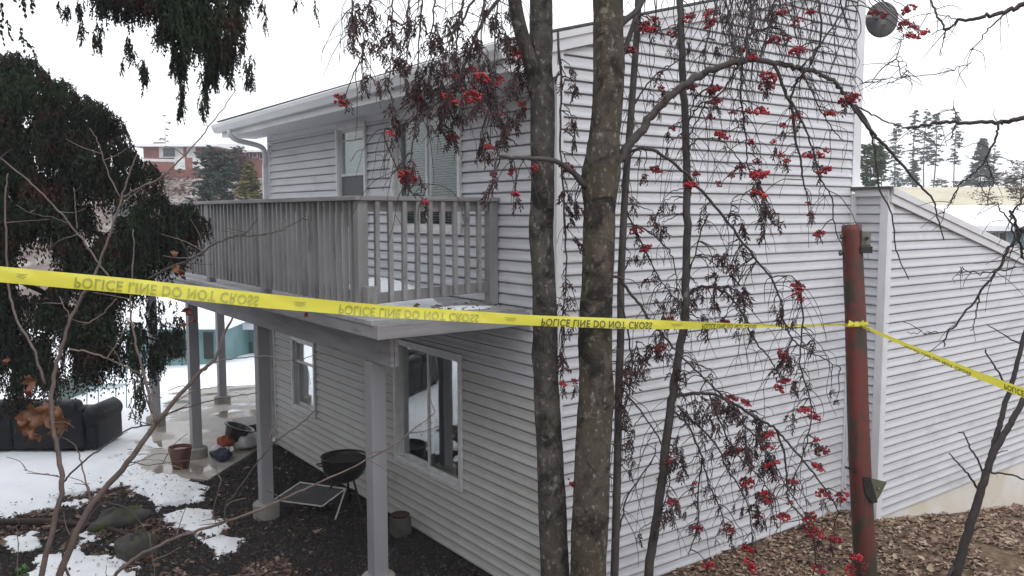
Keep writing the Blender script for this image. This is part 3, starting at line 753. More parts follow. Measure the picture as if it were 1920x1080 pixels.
# windows
def window(x0, x1, z0, z1, style):
    f = MB(); t = .045
    f.box(x0, x1, -.045, -.012, z0, z0+t); f.box(x0, x1, -.045, -.012, z1-t, z1)
    f.box(x0, x0+t, -.044, -.012, z0+t, z1-t); f.box(x1-t, x1, -.044, -.012, z0+t, z1-t)
    f.box(x0+t-.003, x0+t+.02, -.034, .09, z0+t, z1-t); f.box(x1-t-.02, x1-t+.003, -.034, .09, z0+t, z1-t)
    f.box(x0+t, x1-t, -.0345, .09, z0+t-.003, z0+t+.02); f.box(x0+t, x1-t, -.0345, .09, z1-t-.02, z1-t+.003)
    w = f.build('window', M['frame'], house, bevel=.003)
    xa, xb, za, zb = x0+t+.02, x1-t-.02, z0+t+.02, z1-t-.02
    def sash(a, b, c, d, y, glass='glass'):
        s = MB(); q = .032
        s.box(a, b, y-.012, y+.012, c, c+q); s.box(a, b, y-.012, y+.012, d-q, d)
        s.box(a, a+q, y-.0125, y+.0125, c+q, d-q); s.box(b-q, b, y-.0125, y+.0125, c+q, d-q)
        s.build('sash', M['frame'], w)
        g = MB(); g.box(a+q, b-q, y-.003, y+.003, c+q, d-q); g.build('pane', M[glass], w)
    if style == 'slider_up':
        mx = (xa+xb)/2
        sash(xa, mx+.02, za, zb, .045, 'glassup'); sash(mx-.02, xb, za, zb, .015, 'glassup')
        bl = MB(); nz = int((zb-za)/.026)
        for i in range(nz):
            zz = za+.01+i*.026; sag = .0
            bl.add([(xa+.01,.105,zz+.010),(xb-.01,.105,zz+.010),(xb-.01,.128,zz-.006),(xa+.01,.128,zz-.006)], [(0,1,2,3)])
        bl.build('blind', M['blind'], w, kind='stuff')
    elif style == 'slider_low':
        mx = (xa+xb)/2
        sash(xa, mx+.02, za, zb, .045); sash(mx-.02, xb, za, zb, .015)
        for (a, b, y) in ((xa-.05, xb-.52, .22), (xb-.42, xb-.18, .25)):
            c = MB(); n = 40; xs = np.linspace(a, b, n)
            vs = [(x, y+.03*math.sin(i*1.3)+.012*math.sin(i*.5), z) for z in (za-.1, zb+.1) for i, x in enumerate(xs)]
            c.add(vs, [(i, i+1, i+1+n, i+n) for i in range(n-1)]); c.build('curtain', M['curtain'], w, smooth=True)
        pl = MB(); pl.box(xb-.16, xb+.02, .26, .28, za, zb); pl.build('curtain', M['fabric'], w)
    elif style == 'hung_up':
        mz = za+.54*(zb-za)
        sash(xa, xb, mz-.016, zb, .015, 'glassup'); sash(xa, xb, za, mz+.016, .045, 'glassup')
        s = MB(); s.box(xa, xb, .10, .108, mz, zb-.14); s.build('blind', M['shade'], w)
        s = MB(); s.box(xa, xb, .012, .018, za, mz-.02); s.build('screen', M['greyshade'], w)
        s = MB(); s.tube([(xa+.06,.0,zb-.13),(xb-.04,.0,zb-.13)], .006, 8); s.build('rod', M['whitetube'], w)
    else:
        mz = (za+zb)/2+.165
        sash(xa, xb, mz-.016, zb, .015, 'glasslow'); sash(xa, xb, za, mz+.016, .045, 'glasslow')
        s = MB(); s.box(xa+.04, xb, .075, .08, za, zb); s.build('blind', M['fabric'], w)
    return w
window(-2.85,-1.44,3.28,4.56,'slider_up')
window(-4.28,-3.47,3.25,4.56,'hung_up')
window(-2.86,-1.455,.70,2.10,'slider_low')
window(-5.92,-5.10,.72,1.77,'hung_low')
# dish mount side: satellite dish
dish = thing('satellite_dish', 'round grey satellite dish at the upper right corner of the house', 'satellite dish', (-.05,4.5,5.7))
c = D(1653, 37, 10.0); dn = (D(1653,37,9)-c); dn = dn/np.linalg.norm(dn); dn = dn+np.array([.15,-.1,.25]); dn /= np.linalg.norm(dn)
e1 = np.cross((0,0,1), dn); e1 /= np.linalg.norm(e1); e2 = np.cross(dn, e1)
mb = MB(); rings = 7; n = 28; vs = []
for i in range(rings+1):
    r = .21*i/rings
    for j in range(n):
        th_ = j*2*math.pi/n
        vs.append(c + e1*r*.84*math.cos(th_)+e2*r*math.sin(th_)-dn*.05*(1-(i/rings)**2)*(-1))
fs = [(i*n+j, i*n+(j+1)%n, (i+1)*n+(j+1)%n, (i+1)*n+j) for i in range(rings) for j in range(n)]
mb.add(vs, fs)
dm = mb.build('reflector', M['dishgrey'], dish, smooth=True); s_ = dm.modifiers.new('solid', 'SOLIDIFY'); s_.thickness = .008
mb = MB(); mb.tube(catmull([(0.0,4.38,5.62),(-.05,4.55,5.70),c-dn*.12+e2*.05, c-dn*.02],4), .02, 8); mb.build('mast', M['greymetal'], dish)
mb = MB(); mb.tube([c-e2*.2, c-e2*.12+dn*.25], .009, 6); mb.obox(c-e2*.11+dn*.27, e1, e2, dn, .025, .025, .045); mb.build('feed_arm', M['greymetal'], dish)
# ------------------------------------------------------------------ deck
DT = 2.655
deck = thing('deck', 'raised grey wooden deck with railing and posts along the house front', 'deck', (-4, -1.4, 0))
xr0, xr1, yf = -10.7, -.38, -1.5
# boards run out from the wall
xx = -.42; i = 0
while xx > xr0+.1:
    w = .139
    mb = MB(); mb.box(xx-w, xx, yf-.015, (-.026 if xx > XL-.05 else 2.3), DT-.035, DT+rnd.uniform(-.001,.002)); mb.build('deck_board', M['deckboard'], deck)
    xx -= w+.006
mb = MB(); mb.box(xr0, xr1, yf, yf+.038, 2.515, DT-.037); mb.build('rim_board', M['deckbeam'], deck, bevel=.003)
mb = MB(); mb.box(xr1-.001, xr1+.037, yf-.003, -.026, 2.513, DT-.03); mb.build('rim_board', M['deckbeam'], deck, bevel=.003)
mb = MB(); mb.box(xr0-.038, xr0-.001, yf, 2.3, 2.513, DT-.036); mb.build('rim_board', M['deckbeam'], deck)
x = xr1-.4
while x > xr0+.2:
    mb = MB(); mb.box(x-.019, x+.019, yf+.04, (-.03 if x > XL else 2.28), 2.517, DT-.038); mb.build('joist', M['deckbeam'], deck); x -= .4
for y in (-1.24, -1.20):
    mb = MB(); mb.box(xr0+.1, -.60, y-.02, y+.016, 2.235, 2.512); mb.build('beam', M['deckbeam'], deck, bevel=.003)
mb = MB(); mb.box(xr0+.1, XL-.1, 1.0, 1.04, 2.3, 2.512); mb.build('beam', M['deckbeam'], deck)
for (x, y) in ((-1.0,-1.2),(-3.8,-1.2),(-6.6,-1.2),(-8.85,-1.22),(-10.3,.3)):
    g = float(ground_z(x, y))
    mb = MB(); mb.box(x-.068, x+.068, y-.068, y+.068, g+.18, 2.233 if y < 0 else 2.515); mb.build('support_post', M['deckpost'], deck, bevel=.006)
    pm = MB(); pm.lathe((x,y,g-.1), [(.15,0),(.15,.27),(.135,.285),(0.001,.287)], 20); pm.build('pier', M['concrete'], deck, smooth=False)
# railing
RY, RX = -1.38, -.86
ZT = 3.635
def post4(x, y, z0, z1, s=.045): 
    mb = MB(); mb.box(x-s, x+s, y-s, y+s, z0, z1); mb.build('railing_post', M['deckwood'], deck, bevel=.004)
post4(RX, RY, DT+.003, ZT-.04); post4(RX+.115, RY+.02, DT+.003, DT+.24); post4(RX, -.075, DT+.003, ZT-.04)
for x in (-3.1,-5.0,-7.0,-9.0,-10.6): post4(x, RY, DT+.003, ZT-.04)
mb = MB(); mb.box(xr0-.02, RX-.072, RY-.07, RY+.07, ZT-.038, ZT); mb.build('top_rail', M['deckbeam'], deck, bevel=.004)
mb = MB(); mb.box(RX-.07, RX+.07, RY-.075, -.028, ZT-.038, ZT-.002); mb.build('top_rail', M['deckbeam'], deck, bevel=.004)
# sub rails between posts
mb = MB(); mb.box(xr0, RX-.047, RY+.0, RY+.038, ZT-.13, ZT-.04); mb.build('sub_rail', M['deckwood'], deck)
mb = MB(); mb.box(RX-.019, RX+.019, RY+.047, -.122, ZT-.13, ZT-.04); mb.build('sub_rail', M['deckwood'], deck)
mb = MB(); mb.box(xr0, RX-.047, RY+.0, RY+.038, DT+.10, DT+.19); mb.build('bottom_rail', M['deckwood'], deck)
mb = MB(); mb.beam((RX, RY+.12, DT+.125), (RX, -.122, DT+.165), .038, .09); mb.build('bottom_rail', M['deckwood'], deck)
bal = MB(); bal.box(-.019, .019, -.019, .019, 0, 1.0); bal_o = bal.build('baluster', M['deckwood'], None); bal_o.parent = deck
bal_o.location = tuple(np.array((RX-.12, RY-.021, DT+.06))-ORG[deck.name]); bal_o.scale = (1,1,ZT-.042-DT-.06)
bmesh_ = bal_o.data
x = RX-.12-.128
while x > xr0+.1:
    o = inst(bmesh_, 'baluster', deck, (x+rnd.uniform(-.006,.006), RY-.021, DT+.06), (rnd.uniform(-.004,.004),rnd.uniform(-.006,.006),0), (1,1,ZT-.042-DT-.06)); x -= .128
y = RY+.125
for k in range(9):
    inst(bmesh_, 'baluster', deck, (RX+.040, y, DT+.09+.005*k), (rnd.uniform(-.008,.008),0,0), (1,1,ZT-.042-DT-.09-.005*k)); y += .1275
# melting snow mounds on the deck
def mound(cx, cy, rx, ry, h, z, seed):
    mb = MB(); n = 26; mrg = 9
    vs = [(cx, cy, z+h)]
    for i in range(1, mrg+1):
        r = i/mrg
        for j in range(n):
            th_ = j*2*math.pi/n
            k = 1+.22*math.sin(th_*3+seed)+.12*math.sin(th_*7+seed*2)
            hh = h*(1-r**2.2)*(1+.12*math.sin(th_*5+i*1.7+seed))
            vs.append((cx+rx*r*k*math.cos(th_), cy+ry*r*k*math.sin(th_), z+max(hh, 0)-(.004 if i == mrg else 0)))
    fs = [(0, 1+j, 1+(j+1)%n) for j in range(n)]+[(1+(i-1)*n+j, 1+i*n+j, 1+i*n+(j+1)%n, 1+(i-1)*n+(j+1)%n) for i in range(1, mrg) for j in range(n)]
    mb.add(vs, fs); return mb
mound(-2.35,-.42,.85,.28,.15,DT+.004,1).build('snow', M['snow'], smooth=True, kind='stuff', label='melting snow heap on the deck boards against the wall')
mound(-1.15,-.85,.26,.36,.075,DT+.004,2).build('snow', M['snow'], smooth=True, kind='stuff', label='thin snow slab behind the deck railing corner')
mound(-.72,-.55,.13,.33,.02,DT+.004,5).build('snow', M['snow'], smooth=True, kind='stuff', label='thin patch of old snow on the open deck corner')
mound(-5.2,-.7,1.2,.45,.12,DT+.004,3).build('snow', M['snow'], smooth=True, kind='stuff', label='snow lying along the far part of the deck')
rg = np.random.default_rng(9)
pp = np.stack([rg.uniform(-1.0,-.42,90), rg.uniform(-1.3,-.05,90), np.full(90, DT+.006)], -1)
scatter('fallen_leaves', pp, .035, M['litterdark'], cards=True, seed=12, tilt=.3, label='dark leaf scraps strewn on the deck corner')

# ------------------------------------------------------------------ trees
def pxpath(pts, d0, d1=None, seg=6, jit=0.0, seed=0):
    """pixel waypoints of the photograph at real distances -> smooth 3-D path"""
    rg = np.random.default_rng(abs(int(seed))+len(pts)*7)
    n = len(pts); d1 = d0 if d1 is None else d1
    P3 = [D(u, v, d0+(d1-d0)*i/(n-1)) for i, (u, v) in enumerate(pts)]
    C = catmull(P3, seg)
    if jit: C[1:-1] += rg.normal(0, jit, (len(C)-2, 3))
    return C
def knotfun(seed, knots, n_rings, sc=1.0):
    rg = np.random.default_rng(seed)
    ph = rg.uniform(0, 6.28, 8)
    def f(i, ang):
        i = i/sc
        r = 1+.035*np.sin(ang*2+ph[0]+i*.05)+.03*np.sin(ang*3+ph[1]-i*.11)+.02*np.sin(ang*5+i*.31+ph[2])+.02*np.sin(i*.37+ph[3])
        r = r+.085*(fbm(np.cos(ang)*1.3+seed*3, i*.22+np.sin(ang)*1.3, 1.0, seed, 4)-.5)+.05*(fbm(np.cos(ang)*5+seed, i*.9+np.sin(ang)*5, 1.0, seed+5, 3)-.5)
        for (ki, ka, kh, ks) in knots:
            da = np.angle(np.exp(1j*(ang-ka)))
            r = r+kh*np.exp(-(da/.45)**2-((i-ki)/ks)**2)
        return r
    return f
class Tree:
    def __init__(s, name, label, cat, base, group=None):
        s.root = thing(name, label, cat, base, group)
        s.samples = []; s.tw = MB()
    def branch(s, path, r0, r1, matl, name='branch', n=8, sample=True, rfun=None, power=1.0):
        path = np.asarray(path)
        t = np.linspace(0, 1, len(path))**power
        mb = MB(); mb.tube(path, r0+(r1-r0)*t, n, True, 0, rfun)
        mb.build(name, matl, s.root, smooth=True)
        if sample: s.samples.extend([(p, (r0+(r1-r0)*tt)) for p, tt in zip(path, t)])
    def twig(s, path, r0, r1, n=4, sample=False):
        path = np.asarray(path)
        s.tw.tube(path, np.linspace(r0, r1, len(path)), n, False)
        if sample: s.samples.extend([(p, r0) for p in path])
    def finish(s, matl):
        if s.tw.n: s.tw.build('twigs', matl, s.root, smooth=True, kind='stuff')
def P2(p):
    v = np.asarray(p)-CAM; d = v@FW
    return np.array([960+F_PX*(v@RT)/d, 540-F_PX*(v@UP)/d, d])
PX = lambda w, d: w/F_PX*d/2      # pixel width -> radius

DT1, DT2 = 5.55, 5.4
A = Tree('rowan_tree', 'left rowan trunk, slimmer grey bark, forking near the top behind the tape', 'tree', D(1045,1130,DT1))
tp = [(1046,1150),(1041,1080),(1036,1000),(1034,920),(1030,840),(1026,760),(1024,680),(1022,600),(1020,520),(1014,440),(1017,360),(1017,270),(1016,200),(1014,120),(1015,40),(1014,-60),(1014,-200)]
path = pxpath(tp, DT1, DT1, seg=24)
rr = np.interp(np.linspace(0,1,len(path)), [0,.15,.35,.5,.62,.8,1], [PX(54,DT1),PX(52,DT1),PX(48,DT1),PX(45,DT1),PX(45,DT1),PX(43,DT1),PX(40,DT1)])
kn = [(9*8,3.6,.35,3),(3.4*8,.5,.22,3),(6.2*8,2.2,.2,2.5),(11*8,3.2,.18,3),(4.6*8,4.6,.18,4),(12.2*8,5.4,.15,5),(8*8,.3,.14,4)]
mb = MB(); mb.tube(path, rr, 40, True, 0, knotfun(1, kn, len(path), 3.0)); mb.build('trunk', M['bark2'], A.root, smooth=True)
A.branch(pxpath([(1006,175),(1000,135),(984,85),(968,20),(958,-60)], DT1, DT1-.15), PX(30,DT1), PX(24,DT1), M['bark2'], n=12)
A.branch(pxpath([(965,0),(930,-30),(880,-60),(800,-80),(700,-70)], DT1, DT1-.4), PX(14,DT1), PX(5,DT1), M['barkthin'])
A.branch(pxpath([(958,-20),(925,10),(895,60),(870,125),(845,190),(815,250)], DT1-.1, DT1-.5, jit=.004), PX(8,DT1), PX(2.5,DT1), M['twig'], n=6)
A.branch(pxpath([(960,-10),(900,-10),(868,40),(850,60),(835,100)], DT1-.1, DT1-.6, jit=.004), PX(6,DT1), PX(2,DT1), M['twig'], n=6)
A.branch(pxpath([(880,-60),(870,0),(858,60),(852,120),(846,170)], DT1-.2, DT1-.6, jit=.004), PX(6,DT1), PX(2,DT1), M['twig'], n=6)
for u0 in (660, 690, 735, 765, 790, 815, 905, 930):
    v1 = {660:70, 690:110, 735:170, 765:140, 790:190, 815:130, 905:170, 930:200}[u0]
    A.branch(pxpath([(u0+20,-75),(u0+6,-30),(u0,20),(u0-4+rnd.uniform(-8,8),v1*.6),(u0-10+rnd.uniform(-8,8),v1)], DT1-.3, DT1-.5+rnd.uniform(-.3,.3), jit=.004, seed=u0), PX(4.5,DT1), PX(1.8,DT1), M['twig'], n=5)
A.branch(pxpath([(738,255),(725,240),(722,262),(752,330),(780,372)], DT1-.5, DT1-.5), PX(3,DT1), PX(2,DT1), M['twig'], n=5)
A.branch(pxpath([(846,170),(790,222),(775,262),(770,300),(762,330)], DT1-.5, DT1-.6), PX(4,DT1), PX(2,DT1), M['twig'], n=5)
A.branch(pxpath([(1046,60),(1052,160),(1050,260),(1058,400),(1062,520),(1054,600)], DT1-.1, DT1-.1, jit=.004), PX(5,DT1), PX(2.5,DT1), M['twig'], n=5)

B = Tree('rowan_tree', 'thick mottled rowan trunk right of centre with a long limb reaching right', 'tree', D(1112,1130,DT2))
tp = [(1102,1160),(1104,1080),(1106,1000),(1109,920),(1112,840),(1115,760),(1116,680),(1117,600),(1121,520),(1124,440),(1126,360),(1130,290),(1137,210),(1141,130),(1141,50),(1140,-40),(1140,-200)]
path = pxpath(tp, DT2, DT2, seg=24)
rr = np.interp(np.linspace(0,1,len(path)), [0,.12,.35,.5,.6,.66,.72,.85,1], [PX(68,DT2),PX(66,DT2),PX(62,DT2),PX(60,DT2),PX(60,DT2),PX(67,DT2),PX(60,DT2),PX(59,DT2),PX(55,DT2)])
kn = [(10.4*8,6.0,.22,4),(10.2*8,2.7,.22,4),(3.3*8,1.2,.2,3),(5.3*8,5.2,.16,3),(8.6*8,0.2,.2,3),(12.4*8,.4,.2,4),(6.8*8,3.9,.15,4),(13.6*8,3.6,.14,5)]
mb = MB(); mb.tube(path, rr, 44, True, 0, knotfun(2, kn, len(path), 3.0)); mb.build('trunk', M['bark'], B.root, smooth=True)
limb = [(1150,318),(1172,282),(1200,248),(1232,205),(1268,172),(1310,143),(1345,128),(1380,118),(1412,113),(1450,118),(1495,128),(1530,134),(1560,150),(1582,175),(1600,200)]
B.branch(pxpath(limb, DT2, DT2+.25, jit=.0055), PX(18,DT2), PX(6,DT2), M['barkthin'], n=10, rfun=knotfun(8, [(30,1.0,.5,1.5),(44,4.0,.5,1.5),(62,2.0,.5,1.2)], 80, 1.0))
B.branch(pxpath([(1100,352),(1070,320),(1040,302),(1000,297),(960,296),(934,291)], DT2-.05, DT2-.45, jit=.003), PX(12,DT2), PX(5,DT2), M['barkthin'], n=8)
B.branch(pxpath([(1150,60),(1170,40),(1195,18),(1215,-20)], DT2, DT2), PX(14,DT2), PX(9,DT2), M['barkthin'])
B.branch(pxpath([(1150,140),(1172,90),(1192,30),(1200,-30)], DT2+.1, DT2+.2), PX(12,DT2), PX(8,DT2), M['barkthin'])
for pts, w0, w1 in [
    ([(1393,116),(1389,150),(1392,200),(1398,260),(1402,310),(1420,345)], 5, 2),
    ([(1345,128),(1330,160),(1300,190),(1288,240),(1262,262)], 4, 2),
    ([(1385,118),(1360,165),(1320,200),(1296,248),(1270,290)], 4, 2),
    ([(1450,118),(1470,165),(1484,200),(1492,260),(1502,310),(1508,350)], 7, 3),
    ([(1512,131),(1490,160),(1480,205)], 6, 4),
    ([(1484,190),(1510,240),(1525,285),(1536,330),(1560,372),(1566,420),(1590,500)], 4, 2),
    ([(1600,200),(1632,246),(1655,268),(1690,308),(1722,345),(1748,372),(1756,400),(1770,450)], 7, 2.5),
    ([(1604,198),(1630,240),(1642,300),(1648,350),(1672,402),(1680,470),(1704,524)], 5, 2),
    ([(1604,196),(1640,218),(1680,235),(1700,240)], 3.5, 2),
    ([(1150,318),(1175,288),(1210,279),(1250,296),(1292,332),(1340,386),(1382,440),(1420,490),(1446,520),(1462,560),(1474,620)], 8, 3),
    ([(1136,522),(1160,522),(1190,560),(1222,602),(1262,650),(1310,700),(1352,740)], 7, 3),
    ([(1410,112),(1398,80),(1410,62),(1440,52),(1452,50)], 6, 5),
    ([(1398,112),(1402,60),(1412,10),(1420,-30)], 5, 4),
    ([(1380,116),(1370,60),(1360,0),(1356,-40)], 4, 3),
    ([(1425,114),(1438,60),(1452,0),(1460,-40)], 4, 3),
    ([(1500,128),(1540,80),(1580,20),(1600,-30)], 4, 3),
    ([(1535,0),(1540,60),(1530,100),(1500,150),(1480,170)], 4, 2.5),
    ([(1320,140),(1325,80),(1340,20),(1340,-30)], 3.5, 3),
    ([(1420,345),(1400,362),(1376,372),(1368,400)], 2.5, 1.8),
    ([(1474,610),(1490,640),(1530,665),(1576,690)], 3.5, 2),
    ([(1446,520),(1480,518),(1500,536)], 3, 2),
    ([(1352,740),(1396,795),(1440,850),(1470,905),(1500,950)], 4, 2),
    ([(1502,130),(1530,190),(1560,240),(1580,262)], 3, 2),
    ([(1165,560),(1180,640),(1185,700),(1170,780),(1155,860)], 4, 2),
    ]:
    B.branch(pxpath(pts, DT2+.15, DT2+.3, jit=.004, seed=int(pts[0][0])), PX(w0,DT2), PX(w1,DT2), M['twig'], n=6)

Cc = Tree('rowan_tree', 'thin dark rowan stem pressed close to the right side of the thick trunk', 'tree', D(1150,1130,DT2+.3))
Cc.branch(pxpath([(1148,1160),(1152,1080),(1155,980),(1158,860),(1160,740),(1164,620),(1164,540),(1168,440),(1174,330),(1182,230),(1190,120),(1196,30),(1198,-60)], DT2+.3, DT2+.35), PX(16,DT2+.3), PX(12,DT2+.3), M['barkthin'], 'trunk', n=10)
for pts in ([(1170,420),(1200,425),(1235,450),(1260,480),(1268,530),(1276,600)], [(1172,390),(1195,440),(1225,500),(1245,535),(1268,560)], [(1160,720),(1200,770),(1240,830),(1255,900),(1240,960)],
            [(1158,800),(1175,700),(1196,640)], [(1160,1000),(1178,930),(1225,860),(1230,830)], [(1186,200),(1220,150),(1262,120),(1290,100)]):
    Cc.branch(pxpath(pts, DT2+.35, DT2+.5, jit=.004, seed=pts[0][1]), PX(4,DT2), PX(2,DT2), M['twig'], n=5)

Dd = Tree('rowan_tree', 'slender bent rowan stem in front of the wide siding wall, hung with withered leaves', 'tree', D(1215,1110,6.0))
Dd.branch(pxpath([(1208,1130),(1218,1060),(1230,980),(1242,900),(1250,820),(1262,740),(1272,670),(1284,600),(1287,520),(1288,420),(1288,320),(1284,210),(1278,100),(1275,0),(1274,-60)], 6.0, 5.9, jit=.003), PX(18,6), PX(12.5,6), M['barkthin'], 'trunk', n=12)
for pts, w0, w1 in [([(1290,552),(1312,538),(1342,540),(1372,560),(1396,592),(1410,630),(1440,670),(1460,700)], 6, 2.5),
    ([(1268,742),(1300,738),(1345,742),(1382,760),(1420,785),(1455,805),(1482,835),(1520,880),(1555,930),(1570,950)], 7, 2.5),
    ([(1455,805),(1470,850),(1475,890),(1480,940),(1520,990),(1530,1060)], 4, 2.5),
    ([(1262,770),(1290,800),(1316,860),(1330,910),(1352,960),(1362,1010)], 4.5, 2),
    ([(1270,760),(1300,790),(1340,830),(1364,880),(1400,940),(1410,1000)], 4, 2),
    ([(1316,860),(1310,920),(1308,980),(1290,1040)], 3, 2), ([(1330,740),(1350,790),(1380,850),(1420,890),(1450,930)], 3.5, 2),
    ([(1500,530),(1505,600),(1500,680),(1520,760),(1512,830),(1480,920)], 3.5, 2),
    ([(1290,230),(1310,200),(1330,170)], 3, 2), ([(1292,520),(1312,440),(1330,400)], 3, 2), ([(1284,290),(1310,260),(1360,270),(1400,320)], 3, 2)]:
    Dd.branch(pxpath(pts, 5.95, 5.95-.2, jit=.004, seed=pts[0][1]), PX(w0,6), PX(w1,6), M['twig'], n=6)
TREES = [A, B, Cc, Dd]
SAMP = [(P2(p), p, r, ti) for ti, t_ in enumerate(TREES) for p, r in t_.samples if len(t_.samples)]
SPX = np.array([q[0] for q in SAMP]); SR = np.array([q[2] for q in SAMP])

# withered pinnate leaves and berry clusters, a few shapes shared by all copies
def leaf_mesh(seed, n_leaf=2, size=.12):
    rg = np.random.default_rng(seed); mb = MB()
    for L in range(n_leaf):
        az = rg.uniform(0, 6.28); lean = rg.uniform(.05, .45)
        p = np.array([0., 0, 0]); dirv = np.array([math.cos(az)*lean, math.sin(az)*lean, -1.]); dirv /= np.linalg.norm(dirv)
        side = np.cross(dirv, rg.normal(0, 1, 3)); side /= np.linalg.norm(side)
        pts = [p.copy()]; k = 7
        for i in range(k):
            dirv = dirv+rg.normal(0, .13, 3)+np.array([0,0,-.08]); dirv /= np.linalg.norm(dirv)
            p = p+dirv*size/k*rg.uniform(.8, 1.15); pts.append(p.copy())
        mb.tube(pts, np.linspace(.0014, .0006, len(pts)), 3, False)
        for i in range(2, k+1):
            for sg in ((-1, 1) if i < k else (0,)):
                q = pts[i]; ll = rg.uniform(.030, .048)*size/.12; ww = rg.uniform(.006, .0115)*size/.12
                dd = side*sg*rg.uniform(.25, .8)+np.array([0,0,-1.])*rg.uniform(.6, 1.2)+rg.normal(0, .15, 3); dd /= np.linalg.norm(dd)
                wv = np.cross(dd, rg.normal(0, 1, 3)); wv /= np.linalg.norm(wv); nv = np.cross(dd, wv)
                a0 = q; a1 = q+dd*ll*.45+wv*ww*.6+nv*ww*.5; a2 = q+dd*ll*.45-wv*ww*.6+nv*ww*.5; a3 = q+dd*ll+nv*ww*rg.uniform(-2,2); am = q+dd*ll*.5-nv*ww*.35
                mb.add([a0, a1, am, a2, a3], [(0,1,2),(0,2,3),(1,4,2),(2,4,3)])
    me = bpy.data.meshes.new('leaf_cluster'); me.from_pydata(mb.v, [], mb.f); me.materials.append(M['deadleaf']); me.update(); return me
def berry_mesh(seed, nb=26, w=.040):
    rg = np.random.default_rng(seed); mb = MB(); stems = MB()
    t_ = (1+5**.5)/2
    ico = np.array([(-1,t_,0),(1,t_,0),(-1,-t_,0),(1,-t_,0),(0,-1,t_),(0,1,t_),(0,-1,-t_),(0,1,-t_),(t_,0,-1),(t_,0,1),(-t_,0,-1),(-t_,0,1)])/math.sqrt(1+t_*t_)
    icf = [(0,11,5),(0,5,1),(0,1,7),(0,7,10),(0,10,11),(1,5,9),(5,11,4),(11,10,2),(10,7,6),(7,1,8),(3,9,4),(3,4,2),(3,2,6),(3,6,8),(3,8,9),(4,9,5),(2,4,11),(6,2,10),(8,6,7),(9,8,1)]
    for i in range(nb):
        a = rg.uniform(0, 6.28); r = w*math.sqrt(rg.uniform(0, 1))
        c = np.array([r*math.cos(a)*1.15, r*math.sin(a)*.9, -.022-.25*r+rg.normal(0, .007)])
        mb.add(ico*rg.uniform(.0052, .0070)+c, icf, 0)
        mb.add([(0,0,0),(0.001,0,0),c], [(0,1,2)], 1)
        mb.add([(0,0,0),(0,0.001,0),c], [(0,1,2)], 1)
    me = bpy.data.meshes.new('berry_cluster'); me.from_pydata(mb.v, [], mb.f); me.materials.append(M['berry']); me.materials.append(M['twig'])
    me.polygons.foreach_set('material_index', mb.mi); me.polygons.foreach_set('use_smooth', [True]*len(me.polygons)); me.update(); return me
LM = [leaf_mesh(i, 2+(i % 2), .12) for i in range(5)]
BM = [berry_mesh(10, 30, .028), berry_mesh(11, 48, .037), berry_mesh(12, 75, .048), berry_mesh(13, 22, .024)]
leaf_cnt = {0:0, 1:0, 2:0, 3:0}; berry_cnt = {0:0, 1:0, 2:0, 3:0}
def attach(u, v, maxpx=190, rs=None):
    """hang a thin twig from the nearest branch above the point; gives the tree and the end of the twig"""
    du = SPX[:,0]-u; dv = SPX[:,1]-v
    cost = np.hypot(du*1.3, dv)+np.where(dv > -6, 90+2*np.abs(dv), 0)
    i = int(np.argmin(cost))
    q, p, r, ti = SAMP[i]
    dd = q[2]+rs.normal(0, .07)
    end = D(u, v, dd)
    if cost[i] > maxpx:
        top = D(u+rs.uniform(-25,25), v-rs.uniform(90,200), dd)
        if v < 260: ti = 0 if u < 1000 else 1
        start = p if cost[i] < 330 else top
    else: start = p
    L = np.linalg.norm(end-start)
    mid1 = start+(end-start)*.35+np.array([0,0,.10*L])+rs.normal(0, .03*L, 3)
    mid2 = start+(end-start)*.75+np.array([0,0,.05*L])+rs.normal(0, .03*L, 3)
    path = catmull([start, mid1, mid2, end], 4)
    path[1:-1] += rs.normal(0, .0025, (len(path)-2, 3))
    TREES[ti].twig(path, PX(2.6,5.5), PX(1.4,5.5))
    return ti, end
rs = np.random.default_rng(77)
